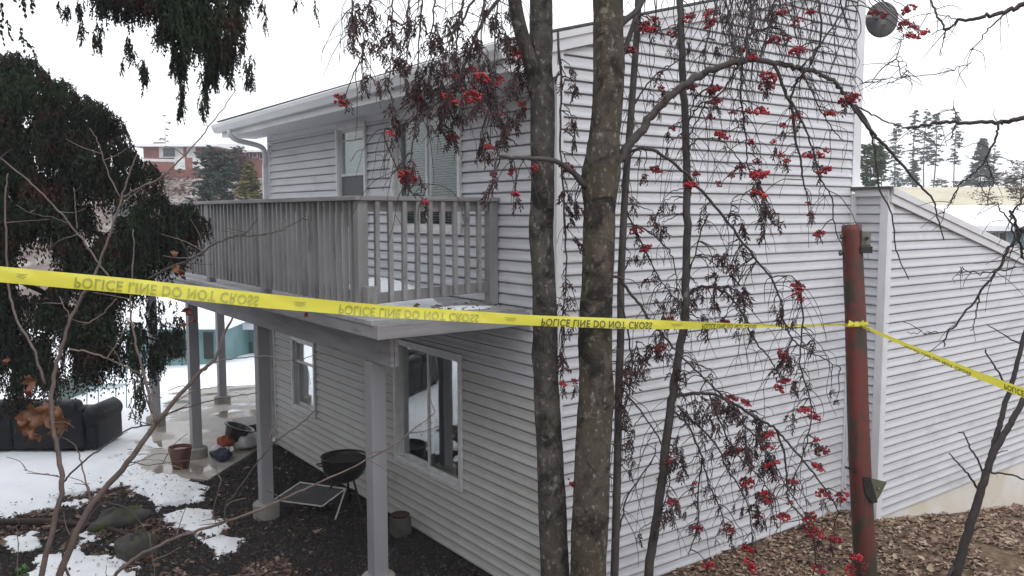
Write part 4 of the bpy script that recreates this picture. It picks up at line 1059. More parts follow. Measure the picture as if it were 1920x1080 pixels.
BER = [(1485,38,3),(1476,72,3),(1493,92,2),(1448,70,1),(1412,105,1),(1443,140,2),(1436,158,1),(1338,185,1),(1298,158,1),(1333,165,1),(1215,50,1),(1222,38,1),(1287,32,1),(1318,28,1),(1325,42,1),(1262,62,1),(1255,58,0),(1197,48,1),(1180,87,1),(1235,135,0),(1238,165,0),(1428,205,1),(1377,212,0),(1360,250,1),(1487,215,0),(1470,235,0),(1500,215,0),(1560,210,1),(1588,182,1),(1600,180,1),(1520,287,1),(1535,290,1),(1540,315,1),(1550,282,0),(1462,290,0),(1424,320,2),(1430,360,2),(1416,366,0),(1235,315,1),(1305,323,0),(1293,345,1),(1265,240,0),(1335,220,0),(1517,380,0),(1517,402,0),(1533,437,1),(1205,462,1),(1195,430,1),(1497,532,1),(1500,554,1),(1262,598,1),(1355,602,1),(1235,652,1),(1178,695,2),(1068,605,0),(1055,715,0),(1078,715,0),(1478,662,1),(1466,710,1),(1465,728,1),(1372,745,1),(1403,752,1),(1502,765,1),(1527,775,1),(1370,840,2),(1432,812,1),(1440,835,1),(1440,868,2),(1528,822,0),(1540,843,1),(1538,875,1),(1396,900,1),(1488,902,1),(1252,860,1),(1265,938,1),(1300,905,0),(1305,985,1),(1370,992,1),(1425,930,1),(1445,932,2),(1470,965,1),(1512,965,1),(1478,940,0),(1520,992,1),(1530,998,2),(1565,1005,1),(1408,1025,1),(1325,1055,1),(1414,1058,1),(1600,1042,1),(1540,1062,1),(1602,1072,1),(1542,925,1),(1575,927,1),(1558,928,1),(1420,965,1),(1620,1062,0),(1095,845,1),(1085,908,1),(1098,938,1),(645,185,1),(765,330,1),(760,318,1),(850,255,1),(843,245,0),(735,250,0),(918,272,0),(925,325,0),(965,362,0),(800,378,0),(890,170,1),(855,140,0),(880,130,1),(975,105,1),(965,95,1),(850,180,1),(830,182,1),(930,150,1),(985,195,1),(1065,310,1),(1000,312,0),(960,325,0),(870,185,1),(900,145,1),(935,215,0),(790,180,0),(1640,22,1),(1652,26,0),(1700,15,1),(1712,48,1),(1708,66,1),(1722,62,1),(1698,42,1),(1690,55,0),(1470,20,1),(1405,205,0),(1345,20,0),(1385,95,0),(1285,340,0),(1425,325,1),(1520,20,0),(1410,265,0),(1388,310,0),(1450,265,0),(1475,300,0),(1420,300,0),(1372,330,0),(1352,345,0)]
for u, v, k in BER:
    u += rs.uniform(-2, 2); v += rs.uniform(-2, 2)
    ti, end = attach(u, v, 190, rs)
    ti = ti
    inst(BM[k if k != 0 else (0 if rs.random() < .5 else 3)], 'berry_cluster', TREES[ti].root, end+np.array([0,0,.02]), (rs.normal(0,.35), rs.normal(0,.35), rs.uniform(0,6.28)), (1.32 if k else 1.0)*rs.uniform(.85,1.2))
    berry_cnt[ti] += 1
    if rs.random() < .55 and leaf_cnt[ti] < 290 and 130 < v:
        inst(LM[rs.integers(5)], 'leaf_cluster', TREES[ti].root, end+rs.normal(0,.012,3), (0,0,rs.uniform(0,6.28)), rs.uniform(.6,1.0)); leaf_cnt[ti] += 1
# leaf regions: (u, v, radius u, radius v, count, scale)
LR = [(700,40,40,45,14,1.0),(680,10,25,20,7,1.0),(770,70,45,60,20,1.0),(850,60,40,55,22,1.0),(925,50,45,50,20,1.0),(790,140,35,45,14,1.1),(870,140,80,60,30,1.1),(945,180,40,80,24,1.0),(800,190,70,50,18,.95),(890,230,70,50,14,.85),(975,120,16,70,6,.9),(700,120,30,50,8,.8),(655,60,12,20,4,.9),(735,210,14,25,4,1.0),(770,320,22,40,7,1.0),(930,345,14,20,4,1.1),(1065,200,18,100,12,.9),(1065,380,16,60,12,1.0),(1060,560,14,50,7,.9),(1060,660,14,40,7,.9),
      (1240,60,60,45,10,.6),(1330,60,60,50,12,.6),(1420,40,60,50,16,.6),(1520,50,60,50,8,.55),(1250,220,60,60,10,.6),(1340,230,50,60,8,.55),(1190,330,25,50,7,.8),(1240,390,30,30,9,.9),(1420,400,36,28,16,.95),(1375,500,36,55,26,.95),(1325,460,20,20,4,.9),(1330,400,20,30,4,.8),(1305,570,40,40,18,.9),(1250,560,25,40,10,.9),(1210,480,30,60,9,.8),(1465,580,25,25,7,.9),(1400,600,22,30,7,.9),(1480,645,18,30,8,1.0),(1530,640,8,20,4,1.0),(1500,700,20,25,8,.9),(1195,660,28,40,14,1.0),(1240,640,20,30,8,1.0),(1270,680,30,40,10,.9),(1320,680,30,20,5,.8),(1330,760,55,25,26,.95),(1400,780,35,40,20,1.0),(1385,830,30,30,12,1.0),(1440,850,22,30,12,1.0),(1265,850,22,45,18,1.05),(1300,800,30,60,10,.8),(1340,870,40,40,8,.75),(1320,950,40,40,8,.7),(1265,950,12,22,6,1.0),(1400,930,25,40,8,.8),(1440,960,18,20,5,.9),(1500,800,30,50,8,.7),(1180,820,14,90,14,.8),(1170,740,12,40,8,.9),(1210,980,20,40,4,.8),(1505,950,30,30,4,.7),(1350,1010,50,30,6,.6),(1100,690,14,30,3,.8),(1560,720,14,40,3,.6)]
for (cu, cv, ru, rv, cnt, sc) in LR:
    for k in range(int(cnt*(.72 if cv > 300 else .9))):
        a = rs.uniform(0, 6.28); r = math.sqrt(rs.uniform(0, 1))
        u = cu+ru*r*math.cos(a); v = cv+rv*r*math.sin(a)
        ti, end = attach(u, v, 150, rs)
        if leaf_cnt[ti] >= 296:
            continue
        inst(LM[rs.integers(5)], 'leaf_cluster', TREES[ti].root, end, (rs.normal(0,.25), rs.normal(0,.25), rs.uniform(0,6.28)), sc*rs.uniform(.75,1.2))
        leaf_cnt[ti] += 1
print('berries', berry_cnt, 'leaves', leaf_cnt)
# the tangle of fine hanging twigs
def droop(ti, start, L, side, r0=1.7, k=7):
    pts = [start]; dv = np.array([side*RT[0], side*RT[1], rs.uniform(-.5,.35)])+rs.normal(0,.25,3)
    for i in range(k):
        dv = dv*.80+np.array([0,0,-.30])+rs.normal(0,.12,3)
        pts.append(pts[-1]+dv/np.linalg.norm(dv)*L/k)
    path = catmull(pts, 3)
    TREES[ti].twig(path, PX(r0,5.5), PX(.9,5.5), n=3)
    return path
idxs = [i for i in range(len(SAMP)) if SR[i] < PX(12,5.5)]
for k in range(460):
    i = idxs[rs.integers(len(idxs))]
    q, p, r, ti = SAMP[i]
    if q[0] > 1600: continue
    path = droop(ti, p, rs.uniform(.15,.55), rs.choice([-1,1])*rs.uniform(.2,1), rs.uniform(1.3,2.4))
    if rs.random() < .5: droop(ti, path[len(path)//2], rs.uniform(.08,.25), rs.choice([-1,1]), 1.2, 5)
for k in range(120):     # dense crown strands hanging in from above the frame
    u = rs.choice([rs.uniform(1185,1600), rs.uniform(1330,1600), rs.uniform(1370,1450)]); dd = DT2+rs.uniform(0,.9)
    pts = [D(u+rs.uniform(-30,30), -70, dd)]
    v = -70; uu = u; L = rs.uniform(60,190)
    while v < L:
        v += rs.uniform(22,40); uu += rs.uniform(-16,16); pts.append(D(uu, v, dd+rs.uniform(-.03,.03)))
    if len(pts) > 2: B.twig(catmull(pts, 3), PX(rs.uniform(1.6,3.4),5.5), PX(1.0,5.5), n=3)
for t_ in TREES: t_.finish(M['twig'])

# ------------------------------------------------------------------ police tape
def tape_path(u):
    """centre line, distance, width and twist of the left tape"""
    us = [-60,0,250,500,700,1000,1200,1300,1440,1560,1600]
    vs = [507.5,514.5,537,564.5,582.5,601,608,610,611.5,609,608]
    return np.interp(u, us, vs)
def smoothv(f, u): return np.mean([f(u+k) for k in (-30,-18,-6,6,18,30)])
kk = 6.85e-5*(1/.27/3.7); inv = lambda u: .27-6.85e-5*u
US = np.concatenate([np.arange(-60, 1250, 14), np.arange(1250, 1602, 7)])
wid_px = lambda u: np.interp(u, [-60,0,500,800,1000,1200,1300,1380,1440,1520,1600], [31,30,27,22,20,19,14.5,10,6,4.5,4])
TC = np.array([D(u, smoothv(tape_path, u), 1/inv(u)) for u in US])
TS = np.concatenate([[0], np.cumsum(np.linalg.norm(np.diff(TC, axis=0), axis=1))])
def ribbon(TC, TS, halfw, twist, name, parent):
    tg = np.gradient(TC, axis=0); tg /= np.linalg.norm(tg, axis=1)[:,None]
    nrm = []; ups = []
    for i in range(len(TC)):
        u0 = np.array([0,0,1.])-tg[i]*tg[i][2]; u0 /= np.linalg.norm(u0)
        n0 = np.cross(tg[i], u0); c, s_ = math.cos(twist[i]), math.sin(twist[i])
        ups.append(u0*c+n0*s_); nrm.append(n0*c-u0*s_)
    ups = np.array(ups); nrm = np.array(nrm)
    fr = (TC, TS, ups, nrm, halfw)
    mb = MB(); C = 7; vs = []
    for i in range(len(TC)):
        for j in range(C):
            t = -1+2*j/(C-1)
            vs.append(TC[i]+ups[i]*halfw[i]*t+nrm[i]*(.0035*math.sin(TS[i]*5)*t+.0022*math.sin(TS[i]*41+t*2.2)*math.sin(TS[i]*7)+.0016*math.sin(TS[i]*90+2*t)*math.sin(TS[i]*3.1+1)+.003*math.cos(t*1.9)*math.sin(TS[i]*2.3+.5)+.0012*math.sin(TS[i]*23+j*1.1)))
    mb.add(vs, [(i*C+j, i*C+j+1, (i+1)*C+j+1, (i+1)*C+j) for i in range(len(TC)-1) for j in range(C-1)])
    mb.build(name, M['tape'], parent, smooth=True)
    return fr
def tape_text(fr, s0, s1, txt, h0, h1, parent, matl, flip, towards=1, name='lettering'):
    TC, TS, ups, nrm, hw = fr
    cu = bpy.data.curves.new('t', 'FONT'); cu.body = txt; cu.size = 1.0; cu.offset = .022; cu.space_character = 1.12
    to = bpy.data.objects.new('t', cu); COL.objects.link(to)
    bpy.context.view_layer.update()
    me = bpy.data.meshes.new_from_object(to.evaluated_get(bpy.context.evaluated_depsgraph_get()))
    bpy.data.objects.remove(to)
    v = np.array([x.co[:] for x in me.vertices])
    x0, x1 = v[:,0].min(), v[:,0].max(); y0, y1 = v[:,1].min(), v[:,1].max()
    s = s0+(v[:,0]-x0)/(x1-x0)*(s1-s0); t = (v[:,1]-y0)/(y1-y0)
    t = (1-t) if flip else t
    t = h0+(h1-h0)*t
    out = []
    for a, b in zip(s, t):
        c = np.array([np.interp(a, TS, TC[:,k]) for k in range(3)]); u_ = np.array([np.interp(a, TS, ups[:,k]) for k in range(3)])
        n_ = np.array([np.interp(a, TS, nrm[:,k]) for k in range(3)]); w = np.interp(a, TS, hw)
        out.append(c+u_*w*b+n_*(.0045*towards+(.0035*math.sin(a*5)*b+.003*math.cos(b*1.9)*math.sin(a*2.3+.5))))
    mb = MB(); mb.add(out, [tuple(p.vertices) for p in me.polygons])
    mb.build(name, matl, parent)
    # underside copy is not needed: print shows through from one side only
tape = thing('police_tape', 'yellow police line tape stretched across the picture and knotted round the red pole', 'barrier tape', D(0,514,3.7))
hw = np.array([wid_px(u)/F_PX/inv(u)/2 for u in US])
tw = np.interp(US, [-60,1200,1400,1600], [0,0,.15,.3])
fr = ribbon(TC, TS, hw, tw, 'tape', tape)
sgn = 1 if np.dot(fr[3][20], CAM-TC[20]) > 0 else -1
su = lambda u: np.interp(u, US, TS)
for (a, b, h0, h1, mt) in ((140,485,-.84,.58,'ink'),(636,897,-.94,.50,'ink'),(1015,1222,-.96,.50,'inkdark'),(1316,1418,-.95,.55,'inkdark')):
    tape_text(fr, su(a), su(b), 'POLICE LINE DO NOT CROSS', h0, h1, tape, M[mt], True, sgn)
for u in (40, 562, 957, 1268):
    for (k, wd) in ((-.05,11),(.12,9),(.28,13),(-.22,7)):
        mb = MB(); a, b = su(u-wd*.9), su(u+wd*.9); vs = []
        for s_ in (a, b):
            for t in (k-.05, k+.05):
                c = np.array([np.interp(s_, TS, TC[:,q]) for q in range(3)]); u_ = np.array([np.interp(s_, TS, fr[2][:,q]) for q in range(3)]); n_ = np.array([np.interp(s_, TS, fr[3][:,q]) for q in range(3)])
                vs.append(c+u_*np.interp(s_, TS, hw)*t+n_*.005*sgn)
        mb.add(vs, [(0,1,3,2)]); mb.build('printed_mark', M['ink'], tape)
# the run right of the pole
U2 = np.arange(1612, 2060, 8)
V2 = np.interp(U2, [1612,1660,1700,1760,1830,1920,2060], [610,630,648,673,702,737,795])
d2 = 1/np.interp(U2, [1612,1920,2060], [1/6.15,1/4.7,1/4.2])
TC2 = np.array([D(u, v, d) for u, v, d in zip(U2, V2, d2)]); TS2 = np.concatenate([[0], np.cumsum(np.linalg.norm(np.diff(TC2, axis=0), axis=1))])
hw2 = np.interp(U2, [1612,1640,1700,1800,1850,1920,2060], [5,7,9,11,14,19,22])*.5*1.0/F_PX*d2*1.08
fr2 = ribbon(TC2, TS2, hw2, np.full(len(U2), .1), 'tape', tape)
sg2 = 1 if np.dot(fr2[3][10], CAM-TC2[10]) > 0 else -1
su2 = lambda u: np.interp(u, U2, TS2)
tape_text(fr2, su2(1698), su2(1822), 'POLICE LINE DO NOT CROSS', -.95, .1, tape, M['inkdark'], True, sg2)
tape_text(fr2, su2(1884), su2(2040), 'POLICE LINE DO NOT CROSS', -.75, .45, tape, M['inkdark'], True, sg2)
tape_text(fr2, su2(1613), su2(1632), 'CROSS', -.9, .6, tape, M['inkdark'], True, sg2)
# knot round the pole
PD = 6.2
pc = lambda v: D(1606, v, PD)
mb = MB(); c0 = D(1605, 607, PD); vs = []
for i in range(25):
    a = i/24*2*math.pi
    for dz in (-.012, .014):
        r = .082+.004*math.sin(a*5)
        vs.append((c0[0]+r*math.cos(a), c0[1]+r*math.sin(a), c0[2]+dz+.012*math.sin(a+1)))
mb.add(vs, [(2*i, 2*i+1, 2*i+3, 2*i+2) for i in range(24)]); mb.build('tape_loop', M['tape'], tape)
kf = D(1606, 607, PD-.09)
mb = MB(); mb.add([kf, D(1592,600,PD-.10), D(1590,612,PD-.10)], [(0,1,2)]); mb.add([kf, D(1620,600,PD-.11), D(1619,611,PD-.10)], [(0,1,2)]); mb.add([D(1603,603,PD-.11),D(1610,603,PD-.11),D(1611,611,PD-.11),D(1602,612,PD-.11)], [(0,1,2,3)])
mb.build('knot', M['tape'], tape)

# ------------------------------------------------------------------ rusty pole with fixtures
pb = D(1622, 1135, PD); pole = thing('pole', 'rusty red leaning pole with a small box near its top', 'pole', pb)
pth = pxpath([(1630,1200),(1624,1080),(1617,960),(1611,840),(1607,720),(1604,600),(1600,500),(1597,422)], PD, PD, seg=6)
mb = MB(); mb.tube(pth, np.linspace(PX(42,PD), PX(36,PD), len(pth)), 22, True, 0, lambda i, a: 1+.012*np.sin(a*3+i*.2)+.006*np.sin(i*1.1+a)); mb.build('shaft', M['rust'], pole, smooth=True)
def pbox(u0, u1, v0, v1, d, depth):
    c = D((u0+u1)/2, (v0+v1)/2, d); hx = (u1-u0)/2/F_PX*d; hz = (v1-v0)/2/F_PX*d
    return c, hx, hz
c, hx, hz = pbox(1611, 1629, 432, 461, PD-.03, .1)
FH = np.array([FW[0], FW[1], 0]); FH /= np.linalg.norm(FH)
mb = MB(); mb.obox(c, RT0, FH, (0,0,1), hx, .045, hz); mb.build('electrical_box', M['greymetal'], pole, bevel=.008)
mb = MB(); cc = c-FH*.048; mb.tube([cc, cc-FH*.008], .014, 12); mb.build('box_cover', M['black'], pole)
c, hx, hz = pbox(1609, 1631, 461, 474, PD-.035, .1)
mb = MB(); mb.obox(c, RT0, FH, (0,0,1), hx, .05, hz); mb.build('bracket', M['black'], pole, bevel=.004)
for (u, v) in ((1578,475),(1580,444)):
    mb = MB(); mb.tube([D(u-3,v,PD-.02), D(u+10,v,PD)], .012, 8); mb.tube([D(u-4,v,PD-.02), D(u-1,v,PD-.02)], .019, 8); mb.build('bolt', M['black'], pole)
mb = MB(); mb.tube([D(1585,876,PD), D(1606,880,PD)], .010, 6); mb.tube([D(1602,877,PD-.03), D(1602,884,PD-.10)], .012, 8); mb.build('hook', M['black'], pole)
mb = MB()
q = [D(1618,895,PD-.09), D(1633,896,PD-.09), D(1646,942,PD-.10), D(1636,944,PD-.10), D(1622,925,PD-.09)]
mb.add(q+[p+FH*.02 for p in q], [(0,1,2,3,4),(9,8,7,6,5)]+[(i,(i+1)%5,(i+1)%5+5,i+5) for i in range(5)]); mb.build('metal_flap', M['black'], pole)
mb = MB(); q = [D(1630,896,PD-.05), D(1663,904,PD-.02), D(1650,930,PD-.03), D(1643,940,PD-.05)]
mb.add(q+[p+FH*.006 for p in q], [(0,1,2,3),(7,6,5,4)]+[(i,(i+1)%4,(i+1)%4+4,i+4) for i in range(4)])
pl_ = mb.build('metal_plate', mat('mossy_plate', (.10,.105,.06), (.07,.07,.045), scale=20, rough=.6), pole)
mb = MB(); mb.tube([D(1648,916,PD-.06), D(1648,916,PD-.02)], .008, 8); mb.build('bolt', M['greymetal'], pole)

gz0 = lambda x, y: float(ground_z(x, y))
# ------------------------------------------------------------------ conifer with hanging sprays
con = thing('conifer_tree', 'large dark weeping conifer at the left edge in front of the deck', 'tree', (0,0,0) if False else D(-230, 860, 7.9))
cb = D(-230, 860, 7.9); cb[2] = float(ground_z(cb[0], cb[1]))
mb = MB(); mb.tube(catmull([cb-np.array([0,0,.2]), cb+np.array([.05,0,2]), cb+np.array([0,.05,5]), cb+np.array([.05,0,9.5])], 8), np.linspace(.24,.05,25), 14, True, 0, knotfun(4, [], 25))
mb.build('trunk', M['coniferbark'], con, smooth=True)
def conbranch(pts, d0, d1, w0, w1, nm='branch'):
    p = pxpath(pts, d0, d1, jit=.01, seed=pts[0][1]); mb = MB(); mb.tube(p, np.linspace(PX(w0,d0), PX(w1,d1), len(p)), 7); mb.build(nm, M['coniferbark'], con, smooth=True); return p
conbranch([(-230,60),(-60,120),(60,330),(130,480),(160,560),(175,600)], 7.8, 7.0, 22, 6)
conbranch([(-230,0),(-80,60),(40,140),(130,200),(210,290),(280,390),(340,430)], 7.8, 7.0, 16, 4)
conbranch([(-230,200),(-60,260),(100,380),(200,450),(300,480),(365,470)], 7.8, 7.2, 16, 4)
conbranch([(-230,430),(-60,480),(100,560),(200,620),(300,640)], 7.8, 7.4, 14, 4)
conbranch([(-230,-160),(0,-140),(200,-80),(330,-30),(420,10),(460,60)], 7.6, 5.6, 18, 4)
conbranch([(0,-140),(120,-90),(200,-40),(260,10)], 6.8, 5.9, 9, 3)
conbranch([(-60,100),(0,250),(60,330),(110,400),(150,430)], 7.3, 6.9, 9, 3)
conbranch([(60,120),(150,200),(215,262),(262,330),(275,372)], 7.3, 6.8, 7, 2)
def inpoly(px, py, poly):
    return polydist(px, py, poly) > 0
def spray_points(poly, n, seed, dens=None):
    rg = np.random.default_rng(seed); Q = np.array(poly, float)
    out = []
    while len(out) < n:
        u = rg.uniform(Q[:,0].min(), Q[:,0].max(), n*2); v = rg.uniform(Q[:,1].min(), Q[:,1].max(), n*2)
        k = inpoly(u, v, poly)
        if dens is not None: k &= rg.random(len(u)) < dens(u, v)
        out.extend(zip(u[k], v[k]))
    return out[:n]
def foliage(name, starts, parent, matl, seed, lf=.05, wd=.011, nseg=6, Lr=(.18,.42), spread=.5, fan=1.0, kind='stuff'):
    """starts: list of 3-D points; each gets a hanging strand of narrow scale-leaf blades"""
    rg = np.random.default_rng(seed); n = len(starts); P0 = np.array(starts)
    L = rg.uniform(Lr[0], Lr[1], n); az = rg.uniform(0, 6.28, n); out = rg.uniform(.1, spread, n)
    d0 = np.stack([np.cos(az)*out, np.sin(az)*out, -np.ones(n)*rg.uniform(.6,1.1,n)], -1); d0 /= np.linalg.norm(d0, axis=1)[:,None]
    V = []; Fc = []; base = 0; p = P0.copy(); d = d0
    for i in range(nseg):
        d = d+rg.normal(0, .13, (n,3))+np.array([0,0,-.16]); d /= np.linalg.norm(d, axis=1)[:,None]
        q = p+d*(L/nseg)[:,None]
        for sgn_ in (-1, 1, 0):
            sd = np.cross(d, rg.normal(0,1,(n,3))); sd /= np.linalg.norm(sd, axis=1)[:,None]
            dv = d+sd*(fan*rg.uniform(.25,.9,n)*(sgn_ != 0))[:,None]; dv /= np.linalg.norm(dv, axis=1)[:,None]
            wv = np.cross(dv, rg.normal(0,1,(n,3))); wv /= np.linalg.norm(wv, axis=1)[:,None]
            l_ = (lf*rg.uniform(.6,1.3,n)*(1-.35*i/nseg))[:,None]; w_ = (wd*rg.uniform(.5,1.2,n))[:,None]
            quad = np.stack([p, p+dv*l_*.45+wv*w_, p+dv*l_, p+dv*l_*.45-wv*w_], 1)
            V.append(quad.reshape(-1,3).astype(np.float32)); m_ = np.arange(n)*4+base
            Fc.append(np.stack([m_, m_+1, m_+2, m_+3], -1)); base += n*4
        p = q
    v = np.vstack(V)-ORG[parent.name]; f = np.vstack(Fc)
    me = bpy.data.meshes.new(name)
    me.vertices.add(len(v)); me.vertices.foreach_set('co', v.astype(np.float32).ravel())
    me.loops.add(len(f)*4); me.loops.foreach_set('vertex_index', f.astype(np.int32).ravel())
    me.polygons.add(len(f)); me.polygons.foreach_set('loop_start', np.arange(len(f), dtype=np.int32)*4)
    me.update(calc_edges=True); me.materials.append(matl)
    o = bpy.data.objects.new(name, me); COL.objects.link(o); o.parent = parent
    if kind: o['kind'] = kind
    return o
rg = np.random.default_rng(31)
main = [(-320,-20),(-40,80),(0,105),(35,128),(68,170),(105,192),(140,225),(180,250),(210,290),(240,325),(258,365),(278,402),(330,408),(360,420),(368,435),(350,458),(320,480),(292,505),(262,560),(200,585),(100,590),(-320,600)]
hole = lambda u, v: (fbm(u, v, .016, 71, 5) > .43) & (np.hypot((u-45)/26, (v-232)/30) > 1) & (np.hypot((u-60)/16, (v-300)/32) > 1) & (np.hypot((u-20)/14, (v-370)/34) > 1) & (np.hypot((u-58)/12, (v-440)/26) > 1) & (np.hypot((u-175)/10, (v-290)/30) > 1) & (np.hypot((u-120)/9, (v-330)/22) > 1)
edg = lambda u, v: np.minimum(1, .10+np.maximum(0, polydist(u, v, main))/46*(.5+1.0*fbm(u, v, .05, 72)))
pts = [D(u, v-12, rg.uniform(6.6, 8.3)) for u, v in spray_points(main, 17000, 1, lambda u, v: np.where(u < -30, .35, 1)*hole(u, v+14)*edg(u, v))]
foliage('foliage', pts, con, M['conifer'], 2, lf=.046, wd=.0068, nseg=8)
edge = []
fr_ = [(0,100),(35,105),(72,140),(110,158),(150,182),(190,215),(222,250),(250,285),(272,325),(292,372),(345,390),(378,415)]
for k in range(46):      # drooping branch tips that break the outline
    i0 = rg.uniform(0, len(fr_)-1.001); i_ = int(i0); t_ = i0-i_
    a = np.array(fr_[i_])*(1-t_)+np.array(fr_[i_+1])*t_
    d_ = rg.uniform(6.7,7.5); q0 = a+np.array([-38,22])+rg.normal(0,8,2); q1 = a+np.array([rg.uniform(-14,10), rg.uniform(-16,4)]); q2 = q1+np.array([rg.uniform(8,26), rg.uniform(12,42)])
    c_ = catmull([D(q0[0],q0[1],d_), D(q1[0],q1[1],d_), D(q2[0],q2[1],d_)], 6)
    mb = MB(); mb.tube(c_, np.linspace(PX(3,7),PX(1,7),len(c_)), 4, False); mb.build('twig', M['coniferbark'], con)
    for p in c_:
        for r_ in range(int(rg.integers(2,6))): edge.append(p+rg.normal(0,.018,3))
foliage('foliage', edge, con, M['conifer'], 3, lf=.034, wd=.005, Lr=(.08,.24), nseg=8)
low = [(-200,560),(60,570),(200,575),(275,560),(280,640),(262,690),(215,690),(160,690),(120,705),(60,745),(-200,760)]
cl = lambda u, v: (fbm(u, v, .024, 51) > .50)*1.0
pts = [D(u, v-20, rg.uniform(6.7, 8.0)) for u, v in spray_points(low, 4200, 4, cl)]
foliage('foliage', pts, con, M['conifer'], 5, lf=.042, wd=.0065, nseg=8)
pts = []   # the separate hanging tassels low on the right
for (u, v0, v1, w) in [(300,610,715,12),(318,600,690,12),(335,590,680,10),(285,640,730,10),(258,620,800,16),(265,600,780,12),(290,560,640,25),(225,600,720,18),(195,600,705,16),(170,600,700,10),(352,420,470,14),(330,450,520,14),(30,600,740,18),(75,640,735,14),(0,600,745,25)]:
    for k in range(55):
        t_ = rg.random(); pts.append(D(u+rg.normal(0, w*(1-.5*t_)*.6), v0+(v1-v0-25)*t_, rg.uniform(6.9,7.2)))
foliage('foliage', pts, con, M['conifer'], 6, lf=.036, wd=.006, Lr=(.06,.16))
top = [(160,-90),(170,10),(215,18),(255,30),(300,55),(340,85),(370,95),(385,105),(420,112),(440,105),(452,60),(455,20),(470,-10),(500,-90)]
pts = [D(u, v-12, rg.uniform(5.4, 6.4)) for u, v in spray_points(top, 2900, 8, lambda u, v: (fbm(u, v, .03, 91, 4) > .40)*np.minimum(1, .15+np.maximum(0, polydist(u, v, top))/22))]
foliage('foliage', pts, con, M['conifer'], 9, lf=.036, wd=.0055, Lr=(.1,.24), nseg=8)
pts = []
for (u, v0, v1, w, n_) in [(340,70,150,14,110),(340,120,215,6,70),(338,190,225,2.5,10),(325,70,145,7,50),(395,60,150,16,150),(385,130,205,6,60),(378,180,228,3,14),(402,90,165,12,90),(430,60,165,9,60),(418,80,140,10,60),(455,20,110,6,26),(470,100,168,4,26),(462,110,165,3,16),(445,10,60,16,60),(240,60,115,6,22),(248,85,120,4,12),(268,108,170,5,26),(275,120,160,4,12),(230,112,138,2,6),(152,35,85,5,14),(185,40,92,7,26),(178,60,95,5,12),(125,0,38,7,14),(150,-10,40,8,18),(300,40,90,12,40),(192,0,30,10,20),(215,10,35,8,16),(495,-20,60,8,10),(490,0,30,6,8),(556,-20,22,2.5,8),(590,-10,38,2,5),(110,0,28,3,4)]:
    for k in range(n_):
        t_ = rg.random()**.8; pts.append(D(u+rg.normal(0, w*(1-.65*t_)*.7), v0+(v1-v0-14)*t_, 5.7+rg.normal(0,.08)))
foliage('foliage', pts, con, M['conifer'], 10, lf=.030, wd=.0045, Lr=(.05,.11), fan=.8)
pts = [cb+np.array([rg.normal(0,1.3)-.3, rg.normal(0,1.3)-.5, 5.3+rg.uniform(0,5)*1.0])*np.array([1,1,1]) for k in range(2600)]
pts = [p for p in pts if P2(p)[0] < 60 or P2(p)[1] < -80]
foliage('foliage', pts, con, M['conifer'], 12, lf=.07, wd=.016, Lr=(.2,.45))

for i, (x_, y_, h_) in enumerate([(-1.5,-10.5,7.5),(-5.2,-11.5,8.5),(-9.5,-10.8,7.0),(-14,-11.5,9.0),(2.6,-11.2,8.0)]):  # unseen row added to block low sky and darken the wall under the deck
    bz = gz0(x_, y_); tt = thing('evergreen_tree', ['broad evergreen behind the yard, second from the camera side','taller evergreen behind the yard with a full crown','shortest evergreen of the row behind the yard','farthest and tallest evergreen of the row behind the yard','evergreen behind the yard nearest the camera'][i], 'tree', (x_, y_, bz), 'evergreens lining the far side of the yard')
    mb = MB(); mb.tube([(x_,y_,bz-.2),(x_,y_,bz+h_*.5),(x_,y_,bz+h_)], [.2,.12,.03], 10); mb.build('trunk', M['coniferbark'], tt, smooth=True)
    hh = rg.random(2600)**.8; rr_ = 2.1*(1-hh)**.7*rg.uniform(.35,1.05,2600); aa = rg.uniform(0,6.28,2600)
    foliage('crown', list(np.stack([x_+rr_*np.cos(aa), y_+rr_*np.sin(aa), bz+.5+hh*(h_-.4)], -1)), tt, M['conifer'], 80+i, lf=.16, wd=.035, Lr=(.25,.6), kind=None)

# ------------------------------------------------------------------ leafless sapling at lower left with brown maple leaves
SD = 4.55
sap = Tree('maple_sapling', 'bare grey-brown maple sapling in the lower left foreground with a few withered leaves', 'sapling', D(110, 1110, SD))
def sb(pts, w0, w1, d=SD, n=8, dark=False, jit=.0022, nm='branch'):
    sap.branch(pxpath(pts, d, d+.05, jit=jit, seed=int(abs(pts[0][0]))), PX(w0*.66,d), PX(w1*.75,d), M['saplingdark'] if dark else M['sapling'], nm, n=n)
sb([(95,1150),(112,1080),(165,958),(240,868),(290,797),(322,758),(372,700),(402,674),(422,622),(437,592),(445,560)], 22, 3.5, nm='stem')
sb([(62,1150),(76,1085),(100,985),(116,915),(109,850),(99,800),(97,745),(102,700),(118,645),(132,600),(160,545),(182,505),(205,440),(228,372),(245,320),(258,288)], 17, 3.5, d=SD-.1, nm='stem')
sb([(84,720),(60,650),(28,590),(14,520),(12,440),(9,380),(15,325)], 8, 4)
sb([(292,792),(280,745),(266,690),(255,645),(246,600),(244,560),(250,500),(250,430)], 9, 3)
sb([(228,372),(262,352),(300,334),(340,298),(372,262),(410,215),(440,172)], 6, 2)
sb([(225,370),(205,330),(185,270),(168,240)], 4, 2)
sb([(-20,285),(0,296),(60,345),(100,385),(130,418),(155,452),(175,480),(206,522)], 4, 5)
sb([(130,418),(100,408),(60,400),(30,385)], 2.2, 1.4); sb([(144,430),(142,395),(138,352)], 3, 2)
sb([(145,440),(110,452),(90,470)], 3, 1.5); sb([(155,610),(190,590),(218,560)], 4, 3); sb([(135,600),(118,570),(112,556)], 3, 2)
sb([(278,522),(310,505),(345,492),(372,478),(402,458),(430,446),(455,441)], 6, 4, dark=True)
